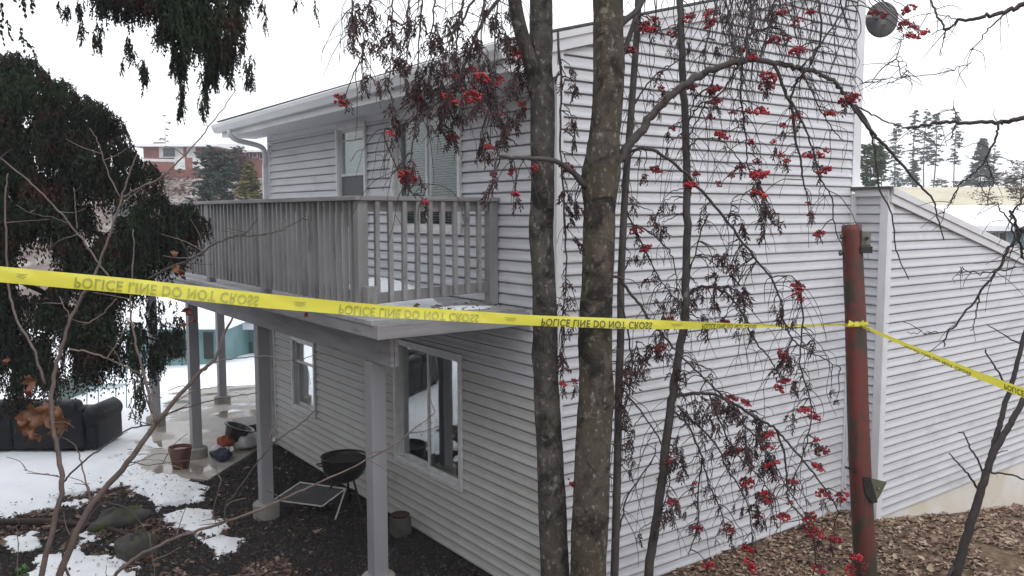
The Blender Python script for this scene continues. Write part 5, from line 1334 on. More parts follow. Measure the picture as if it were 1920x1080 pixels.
sb([(455,441),(468,430),(482,408)], 3.5, 2, dark=True); sb([(455,443),(490,441),(530,430),(575,405)], 3.2, 2, dark=True)
sb([(345,494),(400,496)], 1.8, 1.2, dark=True); sb([(356,488),(348,465),(330,440)], 2, 1.3, dark=True)
sb([(370,1150),(400,1085),(440,1050),(480,1030),(300,1045)][:1]+[(240,1110),(215,1080),(270,1038),(330,1008),(380,992),(432,975),(500,950),(560,922),(620,895),(690,862),(740,832),(780,802),(816,773)], 12, 2.2)
sb([(690,862),(720,880),(745,900)], 2, 1.2); sb([(690,862),(685,842),(688,822)], 2.2, 1.4)
sb([(420,978),(424,945),(440,925),(480,870),(510,835),(545,808),(575,785),(592,768)], 5, 2.4, dark=True)
sb([(512,835),(505,820),(498,808)], 1.8, 1.1, dark=True)
sb([(292,796),(318,775),(350,764),(400,750),(445,742),(482,737)], 4.5, 2, dark=True)
sb([(376,695),(400,680),(440,672),(500,668),(530,676),(570,672),(602,662)], 4, 1.8)
sb([(322,758),(360,735),(400,726),(420,718)], 3, 1.5); sb([(225,372),(226,390)], 3, 2)
sb([(118,905),(135,885),(165,858),(200,835),(240,805),(290,795)], 6, 3.5, dark=True)
sb([(116,895),(95,890),(60,885),(45,880)], 2.5, 1.3, dark=True); sb([(165,958),(168,930),(160,900),(150,860),(140,835),(110,815)], 5, 2.5)
sb([(150,1110),(118,1050),(130,1010),(138,990)], 8, 5, dark=True)
sb([(130,655),(165,660),(200,672),(240,690),(262,700)], 6, 3.5); sb([(200,672),(215,650),(232,620),(240,600)], 4, 2.5)
sb([(262,700),(270,735),(285,775)], 3.5, 3.5, dark=True)
sb([(28,1100),(34,1050),(32,1000),(30,985)], 3, 1.8); sb([(410,990),(400,960),(415,900)], 2.2, 1.4); sb([(280,1000),(292,1100)], 3, 2)
sb([(240,865),(280,872),(330,865),(365,862)], 3, 1.4, dark=True); sb([(225,880),(300,850),(330,860)], 2.4, 1.2, dark=True)
sb([(240,868),(290,862),(345,880),(395,900)], 2.4, 1.2); sb([(150,1000),(190,945),(240,955),(275,1000),(290,1040)], 4, 3, dark=True)
for k in range(60):
    q = sap.samples[rs.integers(len(sap.samples))]
    if q[1] > PX(9, SD): continue
    p = q[0]; dv = np.array([rs.normal(0,1)*RT[0], rs.normal(0,1)*RT[1], rs.uniform(-.1,.9)]); dv /= np.linalg.norm(dv)
    L = rs.uniform(.05,.22); path = catmull([p, p+dv*L*.5+rs.normal(0,.01,3), p+dv*L+rs.normal(0,.015,3)], 3); sap.twig(path, PX(2.2,SD), PX(1.2,SD))
sap.finish(M['sapling'])
def maple_leaf(c, size, name, parent, matl, seed, ax=None):
    rg = np.random.default_rng(seed)
    n = 22; R_ = [1,.55,.8,.45,.95,.5,1.15,.5,.95,.45,.8,.55]
    vs = [(0,0,0)]; rings = 4
    for i in range(1, rings+1):
        for j in range(n):
            a = j/n*2*math.pi; k = np.interp(j/n*12, range(13), R_+[1]); r = i/rings*k*size*.5
            x, y = r*math.cos(a), r*math.sin(a)
            z = .45*abs(x)**1.0*(1 if x > 0 else .7)-.30*y*y/size*4*.3+size*.10*math.sin(x/size*9+seed)+size*.09*math.cos(y/size*11+seed*2)+rg.normal(0,size*.022)*i/rings
            vs.append((x*.72, y, z))
    fs = [(0,1+j,1+(j+1)%n) for j in range(n)]+[(1+(i-1)*n+j,1+i*n+j,1+i*n+(j+1)%n,1+(i-1)*n+(j+1)%n) for i in range(1,rings) for j in range(n)]
    from mathutils import Euler
    e = Euler((R(90)+rg.normal(0,.35), rg.normal(0,.5), YAW+rg.normal(0,.6)))
    vv = [np.array(e.to_matrix() @ Vector(v))+c for v in vs]
    mb = MB(); mb.add(vv, fs); return mb.build(name, matl, parent, smooth=True)
for i, (u, v, s_, mt) in enumerate([(62,782,74,'maple'),(45,798,52,'maple'),(66,815,40,'maple'),(102,778,70,'maple'),(118,790,62,'maple'),(88,768,45,'maple'),(108,812,38,'maple'),(58,715,42,'maple'),(56,735,28,'maplered'),(14,678,22,'maplered'),(327,502,26,'maple'),(338,512,22,'maplered'),(326,476,20,'maple'),(352,582,30,'maplered'),(358,602,24,'maplered'),(346,610,16,'maplered'),(575,590,15,'maplered'),(190,716,18,'maplered')]):
    maple_leaf(D(u, v, SD-.03*(i%3)), s_/F_PX*SD, 'leaf', sap.root, M[mt], i+1)

# dark bare sapling at lower right
RD = 6.9
sr = Tree('bare_sapling', 'thin dark leafless sapling leaning right over the leaf litter at lower right', 'sapling', D(1788, 1120, RD))
def rb(pts, w0, w1, d=RD, nm='branch', n=8): sr.branch(pxpath(pts, d, d-.1, jit=.003, seed=pts[0][1]), PX(w0,d), PX(w1,d), M['saplingdark'], nm, n=n)
rb([(1782,1150),(1792,1080),(1808,1022),(1822,975),(1838,925),(1850,885),(1862,852),(1885,810),(1905,775),(1935,725),(1960,680)], 20, 9, nm='stem')
rb([(1856,868),(1864,835),(1876,790),(1892,735),(1908,680),(1925,610),(1940,560)], 12, 7)
rb([(1832,915),(1818,893),(1805,878),(1780,850)], 4.5, 2.5); rb([(1845,890),(1832,860),(1818,838),(1808,815),(1797,810)], 4, 2)
rb([(1852,886),(1880,888),(1905,893),(1935,905)], 4, 3); rb([(1812,1005),(1832,990),(1850,990)], 4, 2); rb([(1850,870),(1870,850),(1890,845)], 2.5, 1.5)
rb([(1886,722),(1868,690),(1850,665),(1848,655)], 4, 2); rb([(1925,650),(1895,635),(1850,608)], 3.5, 1.8); rb([(1790,1060),(1775,1085),(1768,1120)], 8, 5)
sr.finish(M['saplingdark'])

# branches of a bare tree standing just outside the right edge
TD = 6.0
st = Tree('bare_tree', 'bare tree off the right edge, its thin branches reaching in across the sky', 'tree', D(2080, 1130, TD))
def tb(pts, w0, w1, d=TD, nm='branch', n=7, jit=.006): st.branch(pxpath(pts, d, d+.3, jit=jit, seed=pts[0][1]), PX(w0,d), PX(w1,d), M['twig'], nm, n=n)
tb([(2090,1180),(2085,900),(2095,600),(2080,300),(2090,50),(2080,-200)], 46, 30, nm='trunk', n=14)
tb([(2090,170),(2000,195),(1930,218),(1890,228),(1860,231),(1800,229),(1755,231),(1722,238),(1700,240)], 11, 4)
tb([(1872,231),(1866,262),(1852,290),(1845,305),(1822,330),(1800,345),(1790,365),(1785,378),(1768,400)], 4.5, 2); tb([(1846,302),(1858,325),(1862,345)], 3,1.5)
tb([(1800,229),(1792,215),(1788,200)], 3,1.5); tb([(1795,230),(1785,255),(1772,268)], 2.5,1.2)
tb([(2085,-40),(1990,-10),(1920,8),(1885,22),(1850,30),(1820,37),(1795,38),(1782,52),(1775,56)], 12, 3)
tb([(1888,20),(1865,45),(1845,65),(1830,85),(1818,95)], 3.5, 1.2); tb([(1775,56),(1758,30),(1745,0),(1735,-30)], 4, 4); tb([(1775,56),(1768,80),(1762,105)], 2.5,1.2)
tb([(1795,38),(1765,28),(1740,25)], 2.2,1.2); tb([(1822,118),(1800,125),(1760,138),(1710,142),(1690,145),(1650,150),(1612,156)], 1.8, 1.6)
tb([(1690,144),(1683,110),(1690,80),(1700,60)], 2.2, 1.5); tb([(1692,142),(1700,128),(1688,105)], 2, 1)
tb([(2085,640),(2000,520),(1950,455),(1922,430),(1905,445),(1880,490),(1860,520),(1840,545),(1800,600),(1775,625),(1770,650)], 9, 2.5)
tb([(1905,500),(1850,512),(1820,510),(1800,500)], 3, 1.5); tb([(1835,553),(1830,590),(1820,620)], 3, 1.5); tb([(1780,622),(1740,625),(1700,622)], 2, 1.2)
tb([(1925,360),(1905,390),(1895,410),(1900,440),(1925,470)], 4, 3); tb([(1893,395),(1908,430),(1914,470),(1925,500)], 5, 5); tb([(2085,560),(1990,490),(1925,440),(1880,400),(1870,380)], 6, 2)
tb([(1925,330),(1880,345),(1850,340),(1820,352)], 2.2, 1); tb([(1925,420),(1890,480),(1850,520)], 2.5, 1.2)
for k in range(170):
    q = st.samples[rs.integers(len(st.samples))]
    if P2(q[0])[0] > 1990 or q[1] > PX(8, TD): continue
    p = q[0]; dv = np.array([rs.normal(-.3,1)*RT[0], rs.normal(-.3,1)*RT[1], rs.uniform(-1,.3)]); dv /= np.linalg.norm(dv)
    L = rs.uniform(.06,.28); path = catmull([p, p+dv*L*.5+rs.normal(0,.012,3), p+dv*L+np.array([0,0,-.03])+rs.normal(0,.02,3)], 3); st.twig(path, PX(1.9,TD), PX(1.0,TD), n=3)
st.finish(M['twig'])

# ------------------------------------------------------------------ things in the yard
def gz(x, y): return float(ground_z(x, y))
# leather sofa, back towards the camera
so_c = np.array([-7.55,-2.42,0]); e1 = np.array([.585,.811,0]); e2 = np.array([-.811,.585,0]); up3 = np.array([0,0,1.])
o0 = so_c - e1*2.15; o0[2] = .03
sofa = thing('sofa', 'abandoned black leather sofa standing in the snow with its back to the camera', 'sofa', o0+e1*1.05)
def sbox(a0, a1, b0, b1, z0, z1, name, bev=.05, tilt=0):
    c = o0+e1*(a0+a1)/2+e2*(b0+b1)/2+up3*((z0+z1)/2)
    mb = MB(); mb.obox(c, e1, e2, up3, (a1-a0)/2, (b1-b0)/2, (z1-z0)/2)
    o = mb.build(name, M['leather'], sofa, smooth=True, bevel=bev); o.modifiers['bevel'].segments = 4
    return o
for k in range(2): sbox(.02+1.02*k, 1.03+1.02*k, .02, .26, .10, .70, 'back_panel', .05)
for k in range(2): sbox(.06+1.0*k, 1.0+1.0*k, -.03, .25, .58, .80, 'back_cushion', .09)
sbox(-.05, 2.1, .12, .9, .05, .42, 'base', .04)
for k in range(2): sbox(.16+.9*k, 1.04+.9*k, .28, .92, .40, .56, 'seat_cushion', .06)
for a in (-.20, 1.98):
    sbox(a, a+.24, .10, .92, .06, .50, 'arm', .06)
    mb = MB(); mb.tube([o0+e1*(a+.12)+e2*.06+up3*.53, o0+e1*(a+.12)+e2*.12+up3*.54, o0+e1*(a+.12)+e2*.86+up3*.52, o0+e1*(a+.12)+e2*.93+up3*.50], [.10,.145,.15,.12], 18)
    mb.build('arm_roll', M['leather'], sofa, smooth=True)
for a in (0.05, 2.0):
    for b in (.1, .82):
        mb = MB(); c = o0+e1*a+e2*b; mb.tube([c-up3*.04, c+up3*.06], .03, 8); mb.build('leg', M['black'], sofa)
# flower pot
pc_ = Zp(339, 877, .04)
pot = thing('flower_pot', 'brown plastic flower pot standing at the patio edge', 'flower pot', pc_)
mb = MB(); mb.lathe(pc_, [(.001,0),(.105,0),(.145,.25),(.152,.25),(.155,.295),(.140,.297),(.132,.25),(.001,.245)], 24); mb.build('pot', M['pot'], pot, smooth=False)
mb = MB(); mb.lathe(pc_, [(.131,.246),(.08,.262),(.001,.268)], 18); mb.build('soil', M['concrete'], pot)
# round black tub, trash pile
tc_ = Zp(440, 838, .04)
tub = thing('tub', 'round black plastic tub lying tipped beside the patio posts', 'tub', tc_)
mb = MB(); tl = np.array([.1,.35,.94]); tl /= np.linalg.norm(tl); tx = np.cross((0,0,1), tl); tx /= np.linalg.norm(tx); ty = np.cross(tl, tx)
vs = []; prof = [(.001,0),(.15,0),(.20,.2),(.225,.205),(.225,.225),(.19,.22),(.14,.04),(.001,.03)]
for (r, z) in prof:
    for j in range(22):
        a = j/22*6.2832; vs.append(tc_+np.array([0,0,.10])+tx*r*math.cos(a)+ty*r*math.sin(a)+tl*z)
mb.add(vs, [(i*22+j, i*22+(j+1)%22, (i+1)*22+(j+1)%22, (i+1)*22+j) for i in range(7) for j in range(22)]); mb.build('tub_shell', M['black'], tub, smooth=False)
def lump(name, label, cat, c, r, matl, seed, sq=(1,1,.6)):
    rg = np.random.default_rng(seed); mb = MB(); n = 20; m_ = 12; vs = []
    ph = rg.uniform(0, 6.28, 6)
    for i in range(m_+1):
        th_ = i/m_*math.pi
        for j in range(n):
            a = j/n*2*math.pi
            k = 1+.13*math.sin(a*3+ph[0]+th_*2)+.10*math.sin(a*5+ph[1]-th_*3)+.08*math.sin(th_*5+ph[2]+a)+rg.normal(0,.025)
            z = math.cos(th_)*r*sq[2]*k
            vs.append((c[0]+r*sq[0]*k*math.sin(th_)*math.cos(a), c[1]+r*sq[1]*k*math.sin(th_)*math.sin(a), c[2]+max(z, -r*sq[2]*.55)))
    mb.add(vs, [(i*n+j, (i+1)*n+j, (i+1)*n+(j+1)%n, i*n+(j+1)%n) for i in range(m_) for j in range(n)])
    o = mb.build(name, matl, None, smooth=True, origin=tuple(c)); tag(o, label, cat); return o
def onp(u, v, h=.04): return Zp(u, v, h)
lump('plastic_bag', 'white plastic bag slumped between the patio post and the house corner', 'bag', onp(462,838)+np.array([0,0,.09]), .20, M['fabric'], 3, (1.1,1,.62))
lump('cloth_heap', 'orange and red cloth heap beside the black tub', 'cloth', onp(424,845)+np.array([0,0,.12]), .12, M['orange'], 4, (1,1,.8))
lump('plastic_bag', 'small white bag in front of the orange cloth heap', 'bag', onp(412,850)+np.array([0,0,.05]), .13, M['fabric'], 8, (1.2,1,.45))
lump('cloth_heap', 'dark navy bundle in front of the white bags on the patio', 'cloth', onp(416,861)+np.array([0,0,.07]), .15, M['navy'], 5, (1.2,.9,.5))
c = onp(468,815); bx = thing('crate', 'black plastic crate behind the white bag near the house corner', 'crate', c)
mb = MB(); mb.obox(c+np.array([0,0,.11]), (1,0,0),(0,1,0),(0,0,1), .26,.17,.10); mb.build('body', M['black'], bx, bevel=.02)
mb = MB(); mb.obox(c+np.array([0,0,.217]), (1,0,0),(0,1,0),(0,0,1), .27,.18,.006); mb.build('rim', M['greymetal'], bx)
# kettle grill
gc = np.array([-3.50,-.36,0.]); gr = thing('kettle_grill', 'black kettle grill without its lid beside the front deck post', 'grill', gc)
mb = MB(); prof = [(.001,.33),(.08,.34),(.155,.375),(.215,.43),(.25,.50),(.265,.58),(.27,.64),(.278,.648),(.266,.652),(.255,.60),(.235,.50),(.18,.42),(.09,.37),(.001,.36)]
mb.lathe(gc, prof, 30); mb.build('bowl', M['black'], gr, smooth=True)
mb = MB(); mb.lathe(gc, [(.25,.595),(.25,.602),(.001,.604)], 24); mb.build('grate', M['dark'], gr)
for a in (.4, 2.5, 4.6):
    p = gc+np.array([math.cos(a)*.13, math.sin(a)*.13, .40]); q = gc+np.array([math.cos(a)*.26, math.sin(a)*.26, .02])
    mb = MB(); mb.tube([p, q], .014, 8); mb.build('leg', M['black'], gr)
for a in (2.5, 4.6):
    q = gc+np.array([math.cos(a)*.28, math.sin(a)*.28, .075]); mb = MB(); ang = a
    pts = [q+np.array([-math.sin(a)*0,0,0])+.075*(math.cos(t)*np.array([-math.sin(a),math.cos(a),0])*1+math.sin(t)*np.array([0,0,1])) for t in np.linspace(0,2*math.pi,17)]
    mb.tube(pts, .014, 6, False); mb.tube([q-np.array([math.cos(a),math.sin(a),0])*.02, q+np.array([math.cos(a),math.sin(a),0])*.02], .03, 8); mb.build('wheel', M['black'], gr)
mb = MB(); mb.tube([gc+np.array([-.02,-.27,.60]), gc+np.array([-.02,-.34,.60]), gc+np.array([.08,-.34,.60]), gc+np.array([.08,-.26,.60])], .010, 6); mb.build('handle', M['black'], gr)
# netted frame
nf = thing('folding_frame', 'low tilted white-framed black mesh panel on the mulch between the deck posts', 'frame', (-3.7,-.75,0))
q = [np.array(v) for v in ((-3.93,-1.05,.15),(-3.87,-.72,.30),(-3.36,-.42,.32),(-3.33,-.72,.17))]
q = [Zp(513,938,.13), Zp(563,905,.27), Zp(648,917,.30), Zp(604,950,.14)]
mb = MB(); mb.add(q+[p-np.array([0,0,.006]) for p in q], [(0,1,2,3),(7,6,5,4)]+[(i,(i+1)%4,(i+1)%4+4,i+4) for i in range(4)]); mb.build('mesh_panel', M['netting'], nf)
for i in range(4):
    mb = MB(); mb.tube([q[i]+np.array([0,0,.004]), q[(i+1)%4]+np.array([0,0,.004])], .009, 8); mb.build('frame_tube', M['whitetube'], nf)
mb = MB(); mb.tube([q[2], Zp(628,976,0.0)], .010, 8); mb.build('leg', M['whitetube'], nf)
mb = MB(); b_ = q[1].copy(); b_[2] = 0; mb.tube([q[1], b_], .010, 8); mb.build('leg', M['whitetube'], nf)
mb = MB(); b_ = q[0].copy(); b_[2] = 0; mb.tube([q[0], b_], .010, 8); mb.build('leg', M['whitetube'], nf)
# bucket and pedestal behind the first post
c = Zp(751, 1003, .0); bk = thing('planter', 'short concrete block planter with a brown bowl behind the front post', 'planter', c)
mb = MB(); mb.obox(c+np.array([0,0,.10]), (1,0,0),(0,1,0),(0,0,1), .09,.09,.11); mb.build('block', M['darkblock'], bk, bevel=.01)
mb = MB(); mb.lathe(c, [(.001,.212),(.09,.212),(.105,.235),(.095,.238),(.001,.225)], 20); mb.build('bowl', M['darkpot'], bk)
# rocks
def rock(u, v, r, label, seed, sq, z=.0):
    c = Zp(u, v, z); lump('rock', label, 'rock', np.array([c[0], c[1], gz(c[0],c[1])+r*sq[2]*.4]), r, M['moss'], seed, sq)
rock(255,1040,.20,'dark rounded rock in front of the mossy flat one at lower left',11,(1,1,.75))
rock(225,985,.26,'long flat rock with bright green moss on its right end',12,(.75,1.15,.5))
lump('moss_clump', 'bright green moss clump between the two rocks', 'moss', np.array(list(Zp(268,1000,.1)[:2])+[gz(*Zp(268,1000,.1)[:2])+.03]), .13, M['mossgreen'], 14, (1,1,.45))
# fallen branch
mb = MB(); pth = [np.array([*Zp(u,v,.1)[:2], 0]) for u, v in ((-60,978),(60,972),(140,975),(200,982),(250,1000))]
for p in pth: p[2] = gz(p[0],p[1])+.05
mb.tube(catmull(pth, 6), np.linspace(.05,.02,25), 8); o = mb.build('fallen_branch', M['coniferbark'], None, smooth=True); tag(o, 'dark fallen branch lying on the ground at the lower left', 'branch')
# green leaf at the bottom edge
gl_ = thing('evergreen_sprig', 'green leafy sprig at the bottom left edge of the picture', 'plant', D(40,1085,5.2))
for i,(u,v,s_) in enumerate(((36,1072,30),(50,1062,24),(28,1084,26),(46,1082,22))): maple_leaf(D(u,v,5.15), s_/F_PX*5.2, 'leaf', gl_, M['greenleaf'], 40+i)
# chair frame beyond the sofa
cf = Zp(200, 770, .03); ch = thing('lawn_chair', 'pale aqua metal lawn chair behind the sofa arm in the snow', 'chair', cf)
def T(*a): return cf+e1*a[0]+e2*a[1]+up3*a[2]
for s_ in (-.25,.25):
    mb = MB(); mb.tube([T(s_,-.2,0),T(s_,-.15,.42),T(s_,.25,.42),T(s_,.22,0)], .012, 6); mb.build('side_frame', M['aqua'], ch)
    mb = MB(); mb.tube([T(s_,.22,.40),T(s_,.36,.85)], .012, 6); mb.build('back_post', M['aqua'], ch)
for z_, b in ((.84,.355),(.70,.31),(.56,.265)):
    mb = MB(); mb.tube([T(-.25,b,z_),T(.25,b,z_)], .009, 6); mb.build('slat', M['aqua'], ch)
for b in (-.12,0,.12,.23):
    mb = MB(); mb.tube([T(-.25,b,.425),T(.25,b,.425)], .009, 6); mb.build('slat', M['aqua'], ch)

# ------------------------------------------------------------------ left background buildings
def flat_house(name, label, cat, u0, u1, vt, vb, d, depth, wallm, roof_over=.4, roofm='snowroof', wins=(), doors=(), roofh=.5, group=None, yaw=0.0):
    """box house facing the camera with its front wall between the two picture columns at distance d"""
    p0 = D(u0, vb, d); p1 = D(u1, vb, d); zt_ = D((u0+u1)/2, vt, d)[2]; zb_ = D((u0+u1)/2, vb, d)[2]
    cx_, cy_ = (p0+p1)[:2]/2; wv = (p1-p0); wv[2] = 0; Wd = np.linalg.norm(wv); a = wv/Wd
    a = np.array([a[0]*math.cos(yaw)-a[1]*math.sin(yaw), a[0]*math.sin(yaw)+a[1]*math.cos(yaw), 0]); b = np.array([-a[1], a[0], 0])
    if np.dot(b, FH) < 0: b = -b
    c = np.array([cx_, cy_, zb_]); t_ = thing(name, label, cat, c, group)
    mb = MB(); mb.obox(c+b*depth/2+up3*(zt_-zb_)/2-up3*.5, a, b, up3, Wd/2, depth/2, (zt_-zb_)/2+.5); mb.build('wall', M[wallm], t_)
    r = MB(); hw_ = Wd/2+roof_over; y0, y1 = -roof_over, depth+roof_over
    zz = zt_-zb_
    pts = [c+a*x+b*y+up3*z for x, y, z in ((-hw_,y0,zz),(hw_,y0,zz),(hw_,y1,zz),(-hw_,y1,zz),(-hw_,y0,zz+.18),(hw_,y0,zz+.18),(hw_,y1,zz+.18),(-hw_,y1,zz+.18),(-hw_,depth/2,zz+.18+roofh),(hw_,depth/2,zz+.18+roofh))]
    r.add(pts, [(0,3,2,1),(0,1,5,4),(2,3,7,6),(4,5,9,8),(6,7,8,9),(3,0,4,8,7),(1,2,6,9,5)]); r.build('roof', M[roofm], t_)
    for (wu0, wu1, wv0, wv1) in wins:
        x0 = (wu0-(u0+u1)/2)/(u1-u0)*Wd; x1 = (wu1-(u0+u1)/2)/(u1-u0)*Wd; z1 = (vb-wv0)/(vb-vt)*zz; z0 = (vb-wv1)/(vb-vt)*zz
        f = MB(); cc = c+a*(x0+x1)/2+up3*(z0+z1)/2; f.obox(cc-b*.04, a, b, up3, (x1-x0)/2+.05, .038, (z1-z0)/2+.05); w_ = f.build('window', M['whitewall'], t_)
        g = MB(); g.obox(cc-b*.085, a, b, up3, (x1-x0)/2, .004, (z1-z0)/2); g.build('pane', M['farglass'], w_)
    for (wu0, wu1, wv0, wv1, mt, nm) in doors:
        x0 = (wu0-(u0+u1)/2)/(u1-u0)*Wd; x1 = (wu1-(u0+u1)/2)/(u1-u0)*Wd; z1 = (vb-wv0)/(vb-vt)*zz; z0 = (vb-wv1)/(vb-vt)*zz
        f = MB(); cc = c+a*(x0+x1)/2+up3*(z0+z1)/2; f.obox(cc-b*.03, a, b, up3, (x1-x0)/2, .028, (z1-z0)/2); f.build(nm, M[mt], t_)
    return t_
flat_house('garage', 'teal garage with a dark open doorway and snow on its roof, seen under the deck', 'garage', 240, 408, 612, 705, 24, 5, 'teal', .5, 'snowroof', doors=((300,350,622,668,'dark','doorway'),(385,402,622,672,'dark','doorway')), roofh=.9)
flat_house('house', 'low teal house with white-framed windows and green boards beyond the garage', 'house', 408, 520, 612, 716, 27, 6, 'teal', .6, 'snowroof', wins=((424,436,633,658),(440,448,633,660),(451,455,635,668)), doors=((458,476,640,712,'green_door','door'),(453,458,615,716,'whitewall','porch_post')), roofh=1.0)
flat_house('house', 'white house with small dark windows far beyond the garage roof', 'house', 270, 420, 545, 600, 38, 6, 'whitewall', .5, 'snowroof', wins=((300,312,562,574),(318,330,561,573),(360,372,562,574)), roofh=1.2)
rh = flat_house('house', 'long red brick house with a white balcony on the hill at left', 'house', 270, 398, 276, 316, 58, 9, 'brick', .6, 'snowroof', wins=((308,330,278,294),(393,397,282,291)), doors=((300,345,276,296,'whitewall','balcony_wall'),(352,368,275,303,'whitewall','door')), roofh=.45)
mb = MB(); 
pA, pB = D(272,300,56.5), D(398,303,56.5)
mb.beam(pA, pB, .3, .18); mb.build('balcony_floor', M['whitewall'], rh)
for u in (338, 362, 372):
    mb = MB(); mb.obox(D(u,307,56.4), RT0, FH, up3, .35 if u != 362 else .5, .1, .40 if u != 362 else .40); mb.build('balcony_panel', M['whitewall'] if u != 362 else M['brick'], rh)
mb = MB(); mb.obox(D(300,271,59), RT0, FH, up3, .35,.3,.14); mb.build('chimney', M['greymetal'], rh)
flat_house('house', 'second red brick house with white windows on the hill beside the downspout', 'house', 420, 640, 286, 330, 64, 8, 'brick', .6, 'snowroof', wins=((463,468,288,294),(476,483,287,295),(489,496,288,298)), roofh=.5)
# green board fence left and long white-covered wall
fn = thing('board_fence', 'low green board fence in the snow beyond the sofa', 'fence', Zp(150,730,-.3))
fa_, fb_ = D(100, 742, 16.5), D(186, 708, 19.5)
for k in range(14):
    p = fa_+(fb_-fa_)*(k+.5)/14; tdir = (fb_-fa_)/np.linalg.norm(fb_-fa_); tdir[2] = 0; tdir /= np.linalg.norm(tdir)
    mb = MB(); mb.obox(p+up3*0, tdir, np.cross(up3, tdir), up3, np.linalg.norm(fb_-fa_)/28*.96, .015, .24); mb.build('board', M['fencegreen'], fn)
mb = MB(); mb.beam(fa_-up3*.1+FH*.04, fb_-up3*.1+FH*.04, .05, .08); mb.build('rail', M['fencegreen'], fn)
rl = thing('toy_slide', 'red plastic toy leaning by the green boards of the teal house', 'toy', D(474,717,25))
mb = MB(); mb.obox(D(474,716,25), RT0, FH, up3, .16,.15,.09); mb.build('body', M['red'], rl, bevel=.03)
mb = MB(); mb.tube([D(473,722,25), D(474,712,25)], .05, 8); mb.build('knob', M['red'], rl)
pk = MB(); pk.tube([D(455,700,24.6), D(470,722,24.4)], .045, 6); o = pk.build('plank', M['yellowwood'], None); tag(o, 'yellow plank leaning on the white post of the teal house', 'plank')

# ------------------------------------------------------------------ far trees
def blobtree(name, label, u, vt, vb, d, wpx, matl, trunkm, seed, shape='fir', n=500, group=None, trunkpx=2.0, leaf=.35, bare=.0):
    rg = np.random.default_rng(seed)
    base = D(u, vb, d); base[2] = min(base[2], gz(base[0], base[1])+.0) if gz(base[0], base[1]) > base[2]-3 else base[2]
    top = D(u, vt, d); Ht = top[2]-base[2]; Wd = wpx/F_PX*d/2
    t_ = thing(name, label, 'tree', base, group)
    mb = MB(); mb.tube(catmull([base-up3*.3, base+up3*Ht*.5+np.array([rg.normal(0,.1),rg.normal(0,.1),0]), base+up3*Ht*.97], 5), np.linspace(trunkpx, trunkpx*.3, 11)/F_PX*d/2, 7); mb.build('trunk', M[trunkm], t_)
    vs = []; fs = []; tw = MB(); k = 0
    nb = max(8, n//14)
    for b_ in range(nb):
        h = rg.uniform(bare, 1)
        if shape == 'fir': r = Wd*(1-(h-bare)/(1-bare))**.8*rg.uniform(.55,1.1)+.08*Wd
        elif shape == 'pine': r = Wd*rg.uniform(.35,1.1)*(1-.6*max(0,h-.75)/.25)
        else: r = Wd*math.sqrt(max(.02, 1-((h-.5-.1)/.55)**2))*rg.uniform(.6,1.05)
        az = rg.uniform(0, 6.28); bp = base+up3*Ht*h
        tip = bp+np.array([math.cos(az)*r, math.sin(az)*r, (-.12 if shape != 'round' else .15)*r])
        tw.tube([bp, (bp+tip)/2+up3*.04*r, tip], np.array([.9,.6,.3])/F_PX*d/2, 3, False)
        for j in range(14):
            t0 = rg.uniform(.25,1.05)**.8; c = bp+(tip-bp)*t0+rg.normal(0, .12*Wd*(1 if shape == 'round' else .55), 3)*np.array([1,1,.6])
            s_ = leaf*rg.uniform(.5,1.2)*(Wd/2.0)**.4
            a_ = rg.normal(0,1,3); a_ /= np.linalg.norm(a_); b2_ = np.cross(a_, rg.normal(0,1,3)); b2_ /= np.linalg.norm(b2_)
            a_[2] *= .5; b2_[2] *= .6
            vs += [c-a_*s_, c+b2_*s_*.5, c+a_*s_, c-b2_*s_*.45]; fs += [(k,k+1,k+2),(k,k+2,k+3)]; k += 4
    cr = MB(); cr.add(vs, fs); cr.build('crown', M[matl], t_)
    tw.build('branches', M[trunkm], t_, kind='stuff')
    return t_
G1 = 'tall thin pines on the hill behind the annex'
for i, (u, vt, vb, w, tp_, lab) in enumerate([(1678,232,345,34,2.6,'leftmost tall thin pine of the row, crown broken at the top'),(1711,208,348,30,2.6,'second tall pine from the left, fuller near the base'),(1732,206,350,28,2.4,'tallest pine of the row with a straight bare lower trunk'),(1750,214,350,30,2.6,'pine right of the tallest one, with drooping side branches'),(1788,212,350,30,2.2,'lone slender pine with the barest trunk, right of the row')]):
    blobtree('pine_tree', lab, u, vt, vb, 105, w, 'farfir', 'fartrunk', 60+i, 'pine', 1300 if i != 4 else 900, G1, tp_, .30, bare=.32 if i in (2,3,4) else .15)
blobtree('fir_tree', 'dense dark fir with a pointed top at the right of the hill', 1838, 262, 356, 100, 58, 'farfir', 'fartrunk', 70, 'fir', 2600, None, 3, .36)
blobtree('fir_tree', 'small dark fir under the second pine', 1712, 300, 350, 98, 28, 'farfir', 'fartrunk', 71, 'fir', 1000, None, 2.4, .32)
blobtree('fir_tree', 'slim ragged fir close to the right of the dense one', 1862, 272, 356, 104, 22, 'farfir', 'fartrunk', 72, 'pine', 700, None, 2.2, .32)
blobtree('pine_tree', 'bushy yellow-green pine behind the annex roof edge', 1632, 275, 352, 55, 56, 'fargreen', 'fartrunk', 73, 'round', 1600, None, 3, .30)
blobtree('pine_tree', 'thin pine standing just right of the house edge', 1652, 262, 352, 80, 40, 'farfir', 'fartrunk', 74, 'pine', 1300, None, 2.5, .26)
blobtree('leafless_tree', 'reddish brown bare-looking tree at the right edge above the snowy roof', 1915, 305, 400, 48, 64, 'farbrown', 'fartrunk', 75, 'round', 1000, None, 3.5, .16)
blobtree('shrub', 'brown leafless shrub thicket above the snowy roof at right', 1850, 362, 396, 40, 70, 'farbrown', 'fartrunk', 76, 'round', 260, None, 1.5, .12)
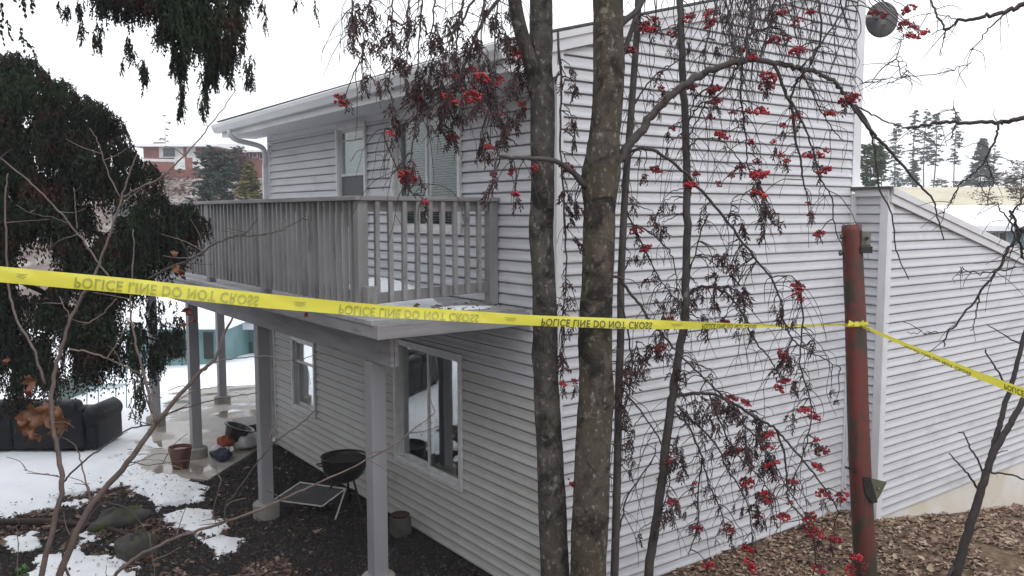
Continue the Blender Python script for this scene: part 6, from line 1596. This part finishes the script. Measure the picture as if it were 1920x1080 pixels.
blobtree('conifer_tree', 'broad dark green conifer below the brick house on the hill', 408, 288, 385, 40, 92, 'farfir', 'fartrunk', 80, 'round', 3200, None, 4, .26)
blobtree('conifer_tree', 'yellowish brown conifer in front of the brick house beside the downspout', 470, 306, 385, 36, 62, 'fargold', 'fartrunk', 81, 'fir', 2000, None, 4, .22)
blobtree('leafless_tree', 'round brown leafless tree beside the second brick house', 445, 278, 330, 50, 44, 'farbrown', 'fartrunk', 82, 'round', 1400, None, 3, .20)
blobtree('leafless_tree', 'thin bare tree rising above the brick house roof', 312, 210, 280, 64, 30, 'farbrown', 'fartrunk', 83, 'pine', 90, None, 2.0, .2, bare=.4)
blobtree('shrub', 'grey-brown thicket on the bank under the brick house', 320, 326, 392, 42, 120, 'farbrown', 'fartrunk', 84, 'round', 900, None, 2, .14)
for i, (u, vt, w, mt_) in enumerate([(1690,335,60,'farfir'),(1765,338,40,'farbrown'),(1880,325,60,'farbrown'),(1905,330,50,'farfir'),(1800,340,30,'farbrown')]):
    blobtree('shrub', ['dark low evergreen scrub on the hill crest below the first pines','small brown scrub on the crest between the pines','brown bare scrub on the crest right of the dense fir','dark low evergreen at the right end of the crest','small brown scrub beside the lone slender pine'][i], u, vt, 352, 102, w, mt_, 'fartrunk', 90+i, 'round', 260, 'scrub on the hill crest', 1.2, .28)
# neighbour's house with a snow-covered roof at the right
nh = flat_house('house', "neighbour's low pale blue house with a wide snow-covered roof at right", 'house', 1770, 2100, 432, 520, 30, 9, 'paleblue', .8, 'snowroof', wins=((1868,1880,437,458),(1850,1860,437,458)), roofh=.74)

# ------------------------------------------------------------------ thin winter haze round the whole scene
hz = MB(); hz.box(-168, 162, -164, 166, -6, 17)
hm = bpy.data.materials.new('haze_air'); hm.use_nodes = True; hn = hm.node_tree; hn.nodes.clear()
pv = hn.nodes.new('ShaderNodeVolumePrincipled'); pv.inputs['Color'].default_value = (.93,.95,1,1); pv.inputs['Density'].default_value = .0015
ho = hn.nodes.new('ShaderNodeOutputMaterial'); hn.links.new(pv.outputs[0], ho.inputs['Volume'])
hz.build('haze', hm, kind='stuff')
